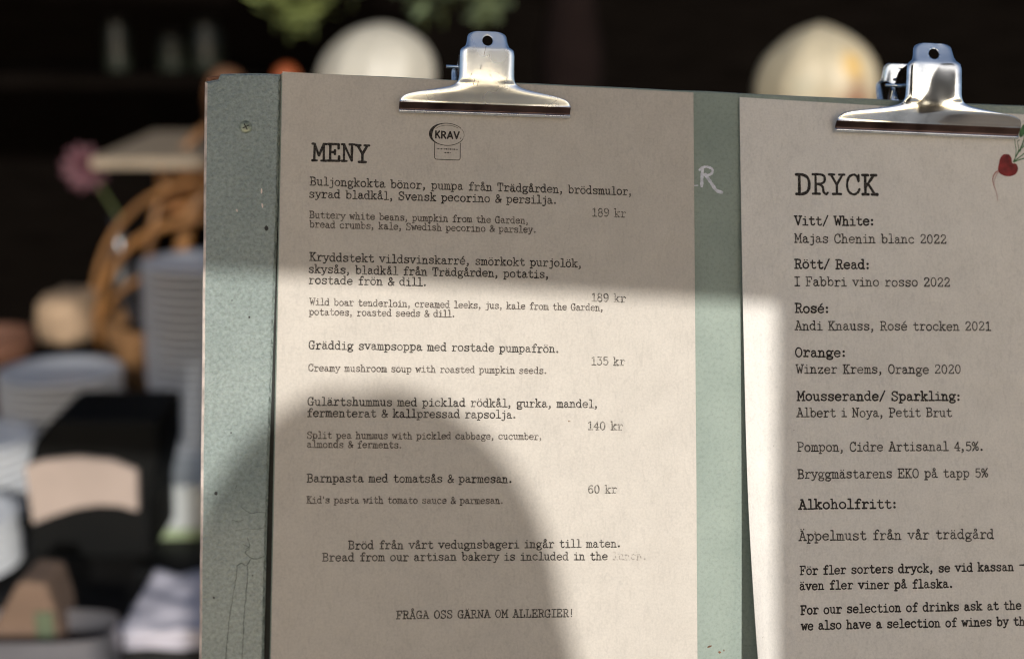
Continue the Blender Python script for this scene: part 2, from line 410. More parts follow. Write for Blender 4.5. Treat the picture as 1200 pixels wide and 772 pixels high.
X = .66
G = {
 'a': (.70, [sp((.11,.53),(.2,.66),(.36,.63),(.43,.48),(.43,.16),(.5,.02),(.6,.05)), sp((.43,.41),(.22,.39),(.08,.2),(.18,.01),(.34,.04),(.43,.18))]),
 'b': (.72, [V(.14,.02,1.02), H(1.02,.02,.14), sp((.14,.45),(.32,.67),(.53,.54),(.57,.33),(.5,.1),(.32,0),(.14,.2))]),
 'c': (.69, [sp((.53,.5),(.44,.64),(.3,.67),(.11,.53),(.07,.32),(.15,.09),(.33,0),(.54,.12)), dot(.51,.54,.075)]),
 'd': (.72, [V(.48,0,1.02), H(1.02,.35,.48), H(0,.48,.6), sp((.48,.45),(.3,.67),(.09,.54),(.05,.33),(.12,.1),(.3,0),(.48,.2))]),
 'e': (.70, [H(.36,.08,.55), sp((.55,.36),(.51,.56),(.32,.67),(.12,.54),(.06,.32),(.15,.07),(.34,0),(.53,.11))]),
 'f': (.66, [sp((.56,.9),(.49,1.02),(.35,.98),(.28,.8),(.28,.4),(.28,.02)), H(.64,.1,.48), H(0,.1,.47)]),
 'g': (.71, [oval(.27,.42,.2,.24), sp((.45,.52),(.52,.63),(.62,.63)), sp((.2,.2),(.12,.08),(.3,.04),(.5,.0),(.56,-.13),(.42,-.27),(.18,-.27),(.07,-.14),(.18,.0))]),
 'h': (.72, [V(.14,0,1.02), H(1.02,.02,.14), sp((.14,.45),(.3,.66),(.44,.58),(.47,.4),(.47,.02)), H(0,.02,.26), H(0,.36,.6)]),
 'i': (.64, [V(.3,0,X), H(X,.1,.3), H(0,.07,.53), dot(.29,.92,.08)]),
 'j': (.60, [sp((.38,X),(.38,.2),(.37,-.1),(.27,-.26),(.08,-.24)), H(X,.16,.38), dot(.37,.92,.08)]),
 'k': (.72, [V(.14,0,1.02), H(1.02,.02,.14), ln((.14,.24),(.47,.63)), ln((.25,.37),(.51,.02)), H(.65,.33,.58), H(0,.02,.25), H(0,.39,.62)]),
 'l': (.63, [V(.3,0,1.02), H(1.02,.11,.3), H(0,.06,.54)]),
 'm': (.77, [V(.11,0,X), H(X,.01,.11), sp((.11,.5),(.21,.66),(.32,.58),(.34,.4),(.34,.02)), sp((.34,.5),(.45,.66),(.56,.58),(.58,.4),(.58,.02)), H(0,.01,.21), H(0,.27,.43), H(0,.5,.7)]),
 'n': (.72, [V(.14,0,X), H(X,.02,.14), sp((.14,.45),(.3,.66),(.44,.58),(.47,.4),(.47,.02)), H(0,.02,.26), H(0,.36,.6)]),
 'o': (.70, [oval(.31,.33,.245,.335)]),
 'p': (.72, [V(.14,-.27,X), H(X,.02,.14), H(-.27,.02,.28), sp((.14,.45),(.32,.67),(.53,.54),(.57,.33),(.5,.1),(.32,0),(.14,.2))]),
 'r': (.68, [V(.2,0,X), H(X,.07,.2), H(0,.06,.42), sp((.2,.42),(.33,.61),(.46,.66),(.57,.55))]),
 's': (.68, [sp((.5,.54),(.38,.66),(.2,.65),(.11,.52),(.2,.4),(.4,.32),(.52,.19),(.43,.03),(.23,0),(.1,.13)), V(.51,.48,.66), V(.1,.02,.18)]),
 't': (.68, [sp((.25,.9),(.25,.5),(.25,.15),(.34,.01),(.48,.02),(.56,.13)), H(.64,.08,.5)]),
 'u': (.72, [sp((.14,X),(.14,.4),(.15,.16),(.26,.01),(.4,.06),(.48,.22)), V(.48,0,X), H(X,.02,.14), H(X,.36,.48), H(0,.48,.6)]),
 'v': (.70, [ln((.1,X),(.31,.02),(.53,X)), H(X,0,.21), H(X,.42,.63)]),
 'w': (.76, [ln((.08,X),(.2,.02),(.34,.5),(.48,.02),(.6,X)), H(X,0,.18), H(X,.5,.69)]),
 'x': (.70, [ln((.1,X),(.52,.02)), ln((.52,X),(.1,.02)), H(X,.02,.22), H(X,.42,.6), H(0,.0,.22), H(0,.42,.62)]),
 'y': (.71, [ln((.1,X),(.32,.05)), sp((.55,X),(.4,.22),(.27,-.14),(.18,-.25),(.06,-.24)), H(X,.0,.22), H(X,.44,.64)]),
 'z': (.69, [ln((.1,.5),(.1,X),(.52,X),(.1,.02),(.53,.02),(.53,.18))]),
 'A': (.76, [ln((.1,.02),(.34,1),(.58,.02)), H(.35,.19,.49), H(0,0,.24), H(0,.44,.68), H(1,.2,.36)]),
 'B': (.74, [V(.15,0,1), sp((.03,1),(.34,1),(.52,.9),(.5,.6),(.3,.53),(.16,.53)), sp((.16,.53),(.42,.51),(.59,.3),(.52,.06),(.3,0),(.03,0))]),
 'C': (.74, [sp((.56,.66),(.5,.9),(.36,1.01),(.15,.88),(.06,.5),(.13,.13),(.34,-.01),(.52,.09),(.6,.27)), V(.57,.68,1.0)]),
 'D': (.75, [V(.17,0,1), sp((.03,1),(.32,.99),(.53,.84),(.6,.5),(.53,.16),(.32,.01),(.03,0))]),
 'E': (.74, [V(.15,0,1), ln((.03,1),(.57,1),(.57,.74)), ln((.03,0),(.6,0),(.6,.28)), H(.52,.15,.39), V(.39,.4,.64)]),
 'F': (.73, [V(.16,0,1), ln((.03,1),(.58,1),(.58,.72)), H(.5,.16,.4), V(.4,.38,.62), H(0,.03,.36)]),
 'G': (.76, [sp((.54,.7),(.47,.92),(.33,1.0),(.14,.87),(.06,.5),(.13,.12),(.32,-.01),(.5,.08),(.55,.3)), V(.55,0,.42), H(.42,.37,.66), V(.55,.7,1.0)]),
 'I': (.64, [V(.3,0,1), H(1,.08,.52), H(0,.08,.52)]),
 'K': (.76, [V(.15,0,1), ln((.16,.38),(.52,.98)), ln((.27,.56),(.55,.02)), H(1,.02,.28), H(1,.4,.64), H(0,.02,.29), H(0,.42,.68)]),
 'L': (.73, [V(.18,0,1), H(1,.04,.34), ln((.04,0),(.58,0),(.58,.32))]),
 'M': (.80, [ln((.12,.02),(.13,.98),(.35,.3),(.58,.98),(.6,.02)), H(1,.01,.14), H(1,.57,.72), H(0,.01,.25), H(0,.47,.73)]),
 'N': (.77, [ln((.14,.02),(.14,.98),(.54,.02),(.54,.98)), H(1,.02,.16), H(1,.41,.68), H(0,.01,.28)]),
 'O': (.74, [oval(.33,.5,.27,.505)]),
 'P': (.73, [V(.16,0,1), sp((.03,1),(.35,1),(.56,.88),(.56,.6),(.36,.47),(.17,.47)), H(0,.03,.36)]),
 'R': (.77, [V(.16,0,1), sp((.03,1),(.35,1),(.54,.9),(.53,.62),(.34,.51),(.17,.51)), sp((.32,.5),(.46,.36),(.5,.1),(.6,-.01),(.68,.06)), H(0,.03,.34)]),
 'S': (.73, [sp((.54,.78),(.44,.97),(.24,1.0),(.1,.83),(.16,.63),(.42,.47),(.57,.28),(.47,.04),(.24,-.01),(.07,.2)), V(.55,.72,1.0), V(.08,0,.28)]),
 'T': (.73, [V(.32,0,1), ln((.05,.7),(.05,1),(.59,1),(.59,.7)), H(0,.16,.48)]),
 'V': (.75, [ln((.1,.98),(.34,.02),(.58,.98)), H(1,0,.24), H(1,.44,.68)]),
 'W': (.80, [ln((.08,.98),(.21,.02),(.36,.7),(.51,.02),(.64,.98)), H(1,0,.2), H(1,.52,.73)]),
 'Y': (.76, [ln((.1,.98),(.34,.48),(.58,.98)), V(.34,0,.48), H(1,0,.24), H(1,.44,.68), H(0,.16,.52)]),
 '0': (.70, [oval(.31,.5,.23,.5)]),
 '1': (.66, [V(.32,0,1), ln((.32,1),(.12,.84)), H(0,.1,.54)]),
 '2': (.70, [sp((.1,.76),(.17,.95),(.35,1.0),(.51,.86),(.47,.6),(.25,.3),(.09,.04)), ln((.09,.02),(.54,.02),(.54,.18))]),
 '3': (.70, [ln((.12,.98),(.5,.98),(.28,.6)), sp((.28,.6),(.48,.56),(.55,.3),(.42,.02),(.2,0),(.07,.15))]),
 '4': (.70, [ln((.42,0),(.42,1),(.06,.3),(.58,.3)), H(0,.28,.56)]),
 '5': (.70, [ln((.5,.98),(.15,.98),(.13,.55)), sp((.13,.55),(.33,.64),(.53,.48),(.53,.2),(.35,-.01),(.1,.1))]),
 '6': (.70, [sp((.5,.92),(.32,.98),(.12,.72),(.08,.35),(.2,.04),(.38,.0),(.54,.2),(.46,.5),(.26,.56),(.1,.36))]),
 '8': (.70, [oval(.31,.76,.19,.24), oval(.31,.26,.23,.27)]),
 '9': (.70, [sp((.12,.08),(.3,.02),(.5,.28),(.54,.65),(.42,.96),(.24,1.0),(.08,.8),(.16,.5),(.36,.44),(.52,.64))]),
 '&': (.74, [sp((.6,.4),(.5,.15),(.3,0),(.1,.06),(.07,.25),(.25,.48),(.42,.68),(.38,.92),(.24,.95),(.16,.8),(.24,.58),(.42,.26),(.62,.02)), H(.4,.46,.66)]),
 '%': (.78, [oval(.16,.76,.12,.2), oval(.5,.22,.12,.2), ln((.6,1.02),(.06,-.04))]),
 '/': (.62, [ln((.06,-.1),(.5,1.08))]),
 ':': (.48, [dot(.2,.56,.13), dot(.2,.09,.13)]),
 ',': (.46, [dot(.2,.09,.12), sp((.24,.09),(.22,-.1),(.11,-.22))]),
 '.': (.46, [dot(.2,.09,.135)]),
 "'": (.40, [V(.16,.72,1.0)]),
 '!': (.56, [V(.24,.34,1.0), dot(.24,.06,.09)]),
 '–': (.80, [H(.42,.06,.72)]),
 ' ': (.50, []),
}
def _acc(base, *extra): return (G[base][0], G[base][1] + list(extra))
G['å'] = _acc('a', oval(.29,.93,.1,.12)); G['ä'] = _acc('a', dot(.18,.9,.075), dot(.42,.9,.075))
G['ö'] = _acc('o', dot(.19,.9,.075), dot(.43,.9,.075)); G['é'] = _acc('e', ln((.27,.82),(.44,1.02)))
G['Å'] = _acc('A', oval(.34,1.2,.1,.12)); G['Ä'] = _acc('A', dot(.22,1.18,.075), dot(.46,1.18,.075))

_zc = [0]


def ribbon(mb, pts, w, surf, rough=0.0, mi=0, taper=None, close_caps=True):
    """a flat printed stroke along pts (mm on the sheet), laid on the surface surf(x, y) -> z mm"""
    P = [Vector((p[0], p[1])) for p in pts]
    n = len(P)
    if n < 2: return
    _zc[0] = (_zc[0] + 1) % 12
    dz = 0.10 + 0.006 * _zc[0]
    vs_, fs_ = [], []
    def put(p): vs_.append((p.x * MM, p.y * MM, (surf(p.x, p.y) + dz) * MM))
    tan = []
    for i in range(n):
        t = P[min(i + 1, n - 1)] - P[max(i - 1, 0)]
        tan.append(t.normalized() if t.length > 1e-9 else Vector((1, 0)))
    for i in range(n):
        nn = Vector((-tan[i].y, tan[i].x))
        h = w[i] / 2 if isinstance(w, list) else w / 2
        # mitre
        if 0 < i < n - 1:
            a = (P[i] - P[i - 1]).normalized(); c = max(0.5, a.dot(tan[i])); h = h / c
        if rough: h *= 1 + rough * (noise.noise((P[i].x * 2.3, P[i].y * 2.3, 0.7)) + 0.4 * random.uniform(-1, 1))
        put(P[i] + nn * h); put(P[i] - nn * h)
    for i in range(n - 1):
        fs_.append((2 * i, 2 * i + 1, 2 * i + 3, 2 * i + 2))
    if close_caps:
        for (i, sgn) in ((0, -1), (n - 1, 1)):
            h = (w[i] if isinstance(w, list) else w) / 2
            nn = Vector((-tan[i].y, tan[i].x)); t = tan[i] * sgn
            k = len(vs_)
            put(P[i] + t * h * .8 + nn * h * .55); put(P[i] + t * h * .8 - nn * h * .55)
            fs_.append((2 * i, k, k + 1, 2 * i + 1))
    mb.add(vs_, fs_, mi)


def disc(mb, x, y, r, surf, mi=0, n=10):
    _zc[0] = (_zc[0] + 1) % 12
    dz = 0.10 + 0.006 * _zc[0]
    vs_ = []
    for k in range(n):
        a = 2 * math.pi * k / n
        px, py = x + r * math.cos(a), y + r * math.sin(a)
        vs_.append((px * MM, py * MM, (surf(px, py) + dz) * MM))
    mb.add(vs_, [tuple(range(n))], mi)


def poly(mb, pts, surf, mi=0, dz=0.1):
    mb.add([(p[0] * MM, p[1] * MM, (surf(p[0], p[1]) + dz) * MM) for p in pts], [tuple(range(len(pts)))], mi)


def text_line(text, x0, y0, x1, y1, cap, weight, surf, rough=0.1, fade_from=None):
    """returns MB with the line; material slot 1 from character index fade_from on"""
    mb = MB()
    cap = cap * 0.91
    xs, pen = [], 0.0
    for ch in text:
        xs.append(pen); pen += G[ch][0] - (.035 if ch not in ' .,:' else 0)
    def ext(ch, which):
        v = []
        for k, d in G[ch][1]:
            v += [d[0]] if k == 'D' else [p[0] for p in d]
        return (min(v) if which == 0 else max(v)) if v else 0
    left = ext(text[0], 0) - weight / 2
    right = xs[-1] + ext(text[-1], 1) + weight / 2
    sx = (x1 - x0) / (right - left)
    for idx, ch in enumerate(text):
        mi = 1 if fade_from is not None and idx >= fade_from else 0
        jy = random.uniform(-.022, .022) * cap
        jw = weight * cap * random.uniform(.88, 1.14)
        def T(p):
            xx = (xs[idx] + p[0] - left) * sx
            f = xx / (x1 - x0)
            return Vector((x0 + xx, y0 + (y1 - y0) * f + p[1] * cap + jy))
        for k, d in G[ch][1]:
            if k == 'D':
                q = T(d); disc(mb, q.x, q.y, d[2] * cap * (0.75 + 2.2 * weight), surf, mi)
                continue
            P = [T(p) for p in d]
            if k == 'S': P = [Vector((q.x, q.y)) for q in catmull([(p.x, p.y, 0) for p in P], 4)]
            else:
                out = []
                for a, b in zip(P[:-1], P[1:]):
                    m_ = max(2, int((b - a).length / (cap * .25)))
                    seg = [a.lerp(b, j / m_) for j in range(m_ + 1)]
                    # corners as separate strokes keep their weight
                    ribbon(mb, seg, jw, surf, rough, mi)
                continue
            ribbon(mb, P, jw, surf, rough, mi)
    return mb

# lines of print: style, words, start x y, end x y, capital height (mm on the board)
MENU_LINES = [
    ("heading", "MENY", 14.57, -43.86, 43.95, -43.57, 9.20),
    ("main", "Buljongkokta bönor, pumpa från Trädgården, brödsmulor,", 14.16, -56.25, 176.74, -55.73, 4.35),
    ("main", "syrad bladkål, Svensk pecorino & persilja.", 14.06, -62.43, 137.55, -61.52, 4.34),
    ("price", "189 kr", 156.28, -67.22, 174.25, -67.35, 4.47),
    ("small", "Buttery white beans, pumpkin from the Garden,", 14.24, -72.66, 123.37, -72.12, 3.65),
    ("small", "bread crumbs, kale, Swedish pecorino & parsley.", 14.32, -77.28, 127.09, -76.66, 3.64),
    ("main", "Kryddstekt vildsvinskarré, smörkokt purjolök,", 14.61, -93.72, 150.55, -93.47, 4.30),
    ("main", "skysås, bladkål från Trädgården, potatis,", 14.51, -99.71, 133.70, -99.36, 4.30),
    ("main", "rostade frön & dill.", 14.60, -105.10, 72.00, -104.80, 4.29),
    ("price", "189 kr", 155.95, -110.69, 174.01, -110.78, 4.42),
    ("small", "Wild boar tenderloin, creamed leeks, jus, kale from the Garden,", 14.99, -115.55, 161.76, -115.33, 3.61),
    ("small", "potatoes, roasted seeds & dill.", 14.87, -120.46, 86.39, -120.07, 3.60),
    ("main", "Gräddig svampsoppa med rostade pumpafrön.", 15.08, -137.01, 138.92, -136.79, 4.26),
    ("price", "135 kr", 155.94, -142.70, 173.48, -142.70, 4.38),
    ("small", "Creamy mushroom soup with roasted pumpkin seeds.", 15.15, -147.84, 132.86, -147.50, 3.58),
    ("main", "Gulärtshummus med picklad rödkål, gurka, mandel,", 15.03, -164.44, 158.91, -164.10, 4.23),
    ("main", "fermenterat & kallpressad rapsolja.", 15.05, -169.91, 117.29, -169.86, 4.22),
    ("price", "140 kr", 154.15, -175.24, 172.43, -175.18, 4.35),
    ("small", "Split pea hummus with pickled cabbage, cucumber,", 15.11, -180.52, 130.58, -180.25, 3.55),
    ("small", "almonds & ferments.", 15.19, -184.85, 60.89, -184.90, 3.54),
    ("main", "Barnpasta med tomatsås & parmesan.", 15.28, -201.49, 115.39, -201.56, 4.19),
    ("price", "60 kr", 154.15, -206.75, 169.25, -206.65, 4.31),
    ("small", "Kid's pasta with tomato sauce & parmesan.", 15.34, -211.69, 111.10, -211.82, 3.52),
    ("note", "Bröd från vårt vedugnsbageri ingår till maten.", 35.63, -233.67, 170.33, -233.36, 4.17),
    ("note", "Bread from our artisan bakery is included in the lunch.", 23.28, -239.30, 183.41, -239.58, 4.15),
    ("note", "FRÅGA OSS GÄRNA OM ALLERGIER!", 59.31, -267.12, 146.27, -267.23, 3.99),
]
DRINK_LINES = [
    ("heading", "DRYCK", 263.81, -52.04, 310.23, -51.01, 11.26),
    ("bold", "Vitt/ White:", 262.95, -68.57, 306.46, -67.43, 5.15),
    ("drink", "Majas Chenin blanc 2022", 262.96, -77.74, 347.10, -75.84, 5.01),
    ("bold", "Rött/ Read:", 262.75, -91.17, 303.57, -90.44, 5.12),
    ("drink", "I Fabbri vino rosso 2022", 262.84, -100.32, 348.60, -98.60, 4.98),
    ("bold", "Rosé:", 262.63, -114.20, 280.97, -113.92, 5.09),
    ("drink", "Andi Knauss, Rosé trocken 2021", 262.48, -123.18, 371.14, -121.35, 4.95),
    ("bold", "Orange:", 262.40, -136.93, 289.69, -136.55, 5.06),
    ("drink", "Winzer Krems, Orange 2020", 262.58, -145.49, 353.65, -144.26, 4.92),
    ("bold", "Mousserande/ Sparkling:", 262.81, -159.38, 352.43, -158.35, 5.03),
    ("drink", "Albert i Noya, Petit Brut", 262.66, -167.81, 348.23, -166.85, 4.89),
    ("drink", "Pompon, Cidre Artisanal 4,5%.", 262.80, -185.35, 364.49, -184.32, 4.95),
    ("drink", "Bryggmästarens EKO på tapp 5%", 262.76, -199.08, 367.44, -198.11, 4.93),
    ("bold", "Alkoholfritt:", 262.67, -214.49, 316.03, -214.13, 5.08),
    ("drink", "Äppelmust från vår trädgård", 262.55, -230.37, 369.80, -229.80, 5.14),
    ("bold", "För fler sorters dryck, se vid kassan", 262.84, -247.46, 380.48, -246.33, 4.60),
    ("bold", "–", 382.98, -245.47, 388.95, -245.34, 4.75),
    ("bold", "även fler viner på flaska.", 262.65, -255.02, 345.76, -254.79, 4.59),
    ("bold", "For our selection of drinks ask at the", 262.79, -267.14, 383.94, -266.16, 4.65),
    ("bold", "we also have a selection of wines by the", 262.81, -274.91, 389.01, -274.35, 4.64),
]


# ================================================================== large structure
def oriented_box(name, p0, p1, wdir, width, ddir, depth, mat_, bevel=0.004):
    """a beam from p0 to p1, width along wdir (from the line outwards), depth along ddir"""
    mb = MB()
    p0, p1 = Vector(p0), Vector(p1)
    w, d = Vector(wdir) * width, Vector(ddir) * depth
    q = [p0, p1, p1 + d, p0 + d, p0 + w, p1 + w, p1 + w + d, p0 + w + d]
    mb.add(q, [(0, 3, 2, 1), (4, 5, 6, 7), (0, 1, 5, 4), (1, 2, 6, 5), (2, 3, 7, 6), (3, 0, 4, 7)])
    return mb.build(name, mat_, bevel=bevel)


M['ground'] = simple('pale_gravel', (0.30, 0.27, 0.235), 0.95, var=0.2, scale=14, bump=0.4)
M['floor'] = simple('dark_floor', (0.010, 0.008, 0.007), 0.8, scale=6, spec=0.2)
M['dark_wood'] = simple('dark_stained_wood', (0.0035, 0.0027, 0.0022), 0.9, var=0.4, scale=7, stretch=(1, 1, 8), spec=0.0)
M['porch_wood'] = simple('weathered_wood', (0.34, 0.25, 0.17), 0.8, var=0.25, scale=10, stretch=(8, 1, 1))
M['table_wood'] = simple('black_table', (0.010, 0.009, 0.008), 0.6, scale=8, spec=0.25)

mb = MB(); mb.box(-60, 60, -80, 0.2, -0.1, 0.0)
tag(mb.build('ground', M['ground']), kind='structure')
mb = MB(); mb.box(-6, 6, 0.2, 5.0, -0.1, 0.0)
tag(mb.build('floor', M['floor']), kind='structure')
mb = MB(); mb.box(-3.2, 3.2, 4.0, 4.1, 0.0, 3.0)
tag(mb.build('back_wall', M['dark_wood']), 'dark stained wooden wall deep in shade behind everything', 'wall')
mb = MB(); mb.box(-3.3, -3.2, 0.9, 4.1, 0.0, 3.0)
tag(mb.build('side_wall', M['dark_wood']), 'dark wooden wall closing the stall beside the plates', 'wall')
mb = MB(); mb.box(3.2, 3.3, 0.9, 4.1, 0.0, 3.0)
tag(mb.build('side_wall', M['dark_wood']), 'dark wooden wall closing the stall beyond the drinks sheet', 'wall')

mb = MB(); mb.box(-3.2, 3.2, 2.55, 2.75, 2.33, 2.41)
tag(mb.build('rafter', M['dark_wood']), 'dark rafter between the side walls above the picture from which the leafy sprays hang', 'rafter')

# porch frame in the sun in front of the board (outside the picture): a low beam and a wide post
D_BEAM, D_POST = 1.4, 1.46
S_STEP = SUN_BOARD / SUN_BOARD.z


def toward_sun(x, y, d):
    return bw(x, y, 0) + (_ax * S_STEP.x + _ay * S_STEP.y + _az) * d


b0, b1 = toward_sun(-35, -101.5, D_BEAM), toward_sun(250, -111.5, D_BEAM)
bd = (b1 - b0).normalized()
up_ = Vector((0, 0, 1)); up_ = (up_ - bd * up_.dot(bd)).normalized()
back_ = -bd.cross(up_)
e0 = b0 - bd * 0.008
tag(oriented_box('shade_beam', e0, b0 + bd * 0.56, up_, 0.53, back_, 0.05, M['porch_wood']),
    'deep weathered porch beam behind the camera shading the top of the board', 'beam')
u0 = b0 + up_ * 0.74  # upper board is added out of view to keep sun off the back wall
tag(oriented_box('shade_beam', u0 - bd * 1.0, u0 + bd * 0.56, up_, 0.34, back_, 0.05, M['porch_wood']),
    'broad unseen board added above the deep beam behind the camera to shade the back wall', 'beam')
h0 = e0 - up_ * 0.134  # made-up boards out of view, stepped to shade the plate stacks
tag(oriented_box('shade_board', h0 - bd * 0.086, h0 - bd * 0.001, up_, 0.298, back_, 0.05, M['porch_wood']),
    'taller unseen board added at the left end of the deep beam to shade the tall plate stack', 'board')
tag(oriented_box('shade_board', h0 - bd * 0.75, h0 - bd * 0.087, up_, 0.118, back_, 0.05, M['porch_wood']),
    'lower unseen board added to the left of the taller one to shade the lower plates', 'board')
p0, p1 = toward_sun(252.5, -110, D_POST), toward_sun(247, -290, D_POST)
pd = (p1 - p0).normalized()
p_bot = p0 + pd * (p0.z / -pd.z)
side = bd - pd * bd.dot(pd); side.normalize()
tag(oriented_box('porch_post', p0 - pd * 0.35, p_bot, side, 0.26, side.cross(pd), 0.05, M['porch_wood']),
    'wide weathered porch post behind the camera shading the drinks sheet', 'post')


# ================================================================== the board
def prism(mb, outline, z0, z1, ch, edge_mi=None):
    """extruded outline (mm, counter-clockwise) with a chamfer ch on the front edges"""
    n = len(outline)
    P = [Vector((p[0], p[1])) for p in outline]
    inner = []
    for i in range(n):
        a, b, c = P[i - 1], P[i], P[(i + 1) % n]
        e1, e2 = (b - a).normalized(), (c - b).normalized()
        n1, n2 = Vector((-e1.y, e1.x)), Vector((-e2.y, e2.x))
        h = (n1 + n2); h = h / max(0.35, h.dot(n1))
        inner.append(b + h * ch)
    for i in range(n):
        j = (i + 1) % n
        mi = edge_mi.get(i, 0) if edge_mi else 0
        q = [(P[i].x, P[i].y, z0), (P[j].x, P[j].y, z0), (P[j].x, P[j].y, z1 - ch), (P[i].x, P[i].y, z1 - ch), (inner[j].x, inner[j].y, z1), (inner[i].x, inner[i].y, z1)]
        mb.add([(a * MM, b * MM, c * MM) for a, b, c in q], [(0, 1, 2, 3), (3, 2, 4, 5)], mi)
    mb.add([(p.x * MM, p.y * MM, z1 * MM) for p in inner], [tuple(range(n))], 0)
    mb.add([(p.x * MM, p.y * MM, z0 * MM) for p in reversed(P)], [tuple(range(n))], 0)


flat = lambda x, y: 0.0
board = empty('menu_board', matrix=BOARD_M)
tag(board, 'sage green painted wooden board leaning back, holding the two clipped sheets', 'board')
mb = MB()
left_edge = [(-37.5, -6.2)]
for k in range(1, 14):
    y = -6.2 - k * 26
    left_edge.append((-37.6 + 4.1 * (-y / 285) + random.uniform(-.18, .18), y))
outline = left_edge + [(-3.4, -345), (-3.0, -220), (-1.8, -130), (-0.78, -60), (-0.72, -0.6), (-12, -0.7), (-22, -1.3), (-30, -1.9), (-31.2, -4.7)]
em = {i: 1 for i in range(len(left_edge) - 1)}
prism(mb, outline, -18, 0, 1.3, em)
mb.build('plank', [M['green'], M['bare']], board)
mb = MB()
top = [(470 - k * 18, 0.5 + random.uniform(-.25, .25)) for k in range(0, 27)]
top = [p for p in top if p[0] > 1] + [(-0.6, -0.3)]
prism(mb, [(-0.6, -345), (470, -345)] + top, -18, 0, 0.8)
mb.build('plank', M['green_satin'], board)
mb = MB(); mb.box(-3.6 * MM, -0.6 * MM, -0.345, -0.055, -0.016, -0.0035)
mb.build('groove', M['groove'], board)
mb = MB(); prism(mb, [(-37.2, -6.6), (-30.5, -5.2), (-29.6, -2.2), (-33, -2.6), (-36.8, -3.4)], -17, -2.4, 0.7)
mb.build('broken_corner', M['chip_wood'], board)

# screw
mb = MB()
mb.lathe([(0.0001, .55), (1.2, .55), (2.4, .42), (3.1, .12), (3.3, -.2)], 28)
for k in range(len(mb.v)): mb.v[k] = (mb.v[k][0] * MM - .0173, mb.v[k][1] * MM - .0282, mb.v[k][2] * MM)
sc = mb.build('screw', M['screw'], board, smooth=True)
mb = MB()
for a in (0.5, 0.5 + math.pi / 2):
    c, s_ = math.cos(a), math.sin(a)
    ribbon(mb, [(-17.3 - 1.5 * c, -28.2 - 1.5 * s_), (-17.3 + 1.5 * c, -28.2 + 1.5 * s_)], .55, lambda x, y: .52)
mb.build('slot', M['groove'], sc)
# dents, nail hole, chips and cracks
for (x, y, r) in ((-27.5, -207.1, .85), (-27.3, -256.3, .5), (-6.2, -78.3, 1.1), (-22.0, -114, .35), (-13.6, -122, .55), (-21, -178, .4), (-9.5, -246, .4)):
    mb = MB()
    poly(mb, [(x + r * random.uniform(.7, 1.2) * math.cos(a * .9), y + r * random.uniform(.8, 1.5) * math.sin(a * .9)) for a in range(7)], flat, dz=.05)
    mb.build('dent', M['groove'], board)
for (x, y, w_, h_, a) in ((216.6, -282.9, 1.7, .5, .3), (221.8, -285.8, .9, .6, 0), (224.0, -284.9, .35, .6, 0), (-20.7, -69.8, .5, .9, .4), (-9.0, -60, .4, 1.6, 0), (-8.5, -67, .5, 1.2, .2)):
    mb = MB()
    pts = [(x + w_ * math.cos(t) * random.uniform(.7, 1.1) * math.cos(a) - h_ * math.sin(t) * math.sin(a), y + w_ * math.cos(t) * math.sin(a) + h_ * math.sin(t) * random.uniform(.7, 1.1) * math.cos(a)) for t in [k * math.pi / 4 for k in range(8)]]
    poly(mb, pts, flat, dz=.05)
    mb.build('paint_chip', M['chip_wood'] if x > 0 else M['bare'], board)


def ck(cx, cy): return (-15.3 + (220 + cx / 3.64 - 283) / 2.48, -214 - (560 + cy / 3.64 - 595) / 2.486)


for path, w_ in (([(228, 122), (250, 140), (272, 150), (300, 145), (332, 148)], .28), ([(205, 225), (250, 217), (290, 218), (326, 213)], .2),
                 ([(240, 283), (266, 300), (250, 318), (276, 342), (300, 346), (330, 334)], .42), ([(258, 258), (268, 292), (246, 306)], .3),
                 ([(215, 376), (234, 364), (254, 374), (274, 346)], .42), ([(216, 375), (213, 420), (205, 480), (196, 540), (190, 590), (183, 660), (180, 720), (176, 790)], .34),
                 ([(260, 376), (262, 420), (257, 480), (252, 560), (248, 620), (249, 690), (244, 790)], .36), ([(206, 30), (203, 45)], .3), ([(190, 178), (215, 186), (238, 180)], .18)):
    mb = MB()
    pts = [ck(*p) for p in path]
    pts = [(p.x + random.uniform(-.16, .16), p.y + random.uniform(-.1, .1)) for p in catmull([(a, b, 0) for a, b in pts], 5)]
    ribbon(mb, pts, w_, lambda x, y: -.05, .7)
    mb.build('crack', M['crack'], board)
# remains of hand lettering between the sheets
mb = MB()
for pts, w_ in (([(214.9, -39.9), (214.5, -45), (214.3, -49.6)], 1.6), ([(213.2, -41.2), (214.6, -40), (217, -39.4), (219.6, -40.2), (220.2, -41.6), (219.2, -43.2), (216.8, -43.9), (215, -43.6)], 1.25),
               ([(216.2, -43.4), (217.8, -45.6), (219.4, -47.8), (221.6, -51), (223, -52), (225, -52.5)], 1.7), ([(210.3, -49.5), (212.2, -49.3)], .7)):
    pts = catmull([(a, b, 0) for a, b in pts], 6) if len(pts) > 2 else pts
    ribbon(mb, [(p[0], p[1]) for p in pts], w_, flat, .25)
mb.build('painted_letter', M['chalk'], board)


# ================================================================== the sheets
def lift_menu(x, y):
    t = max(0, -y) / 287
    return 0.8 + 2.2 * math.exp(-max(x, 0) / 9) * (.35 + .65 * t) + .55 * (noise.noise((x * .017, y * .017, 5.2)) + .5) * min(1, t * 4)


def lift_drink(x, y):
    t = max(0, -y) / 287
    return 0.9 + (.5 + 4 * t + 16 * t ** 4) * math.exp(-max(x - 234.5, 0) / 16) + .55 * (noise.noise((x * .017, y * .017, 9.7)) + .5) * min(1, t * 4)


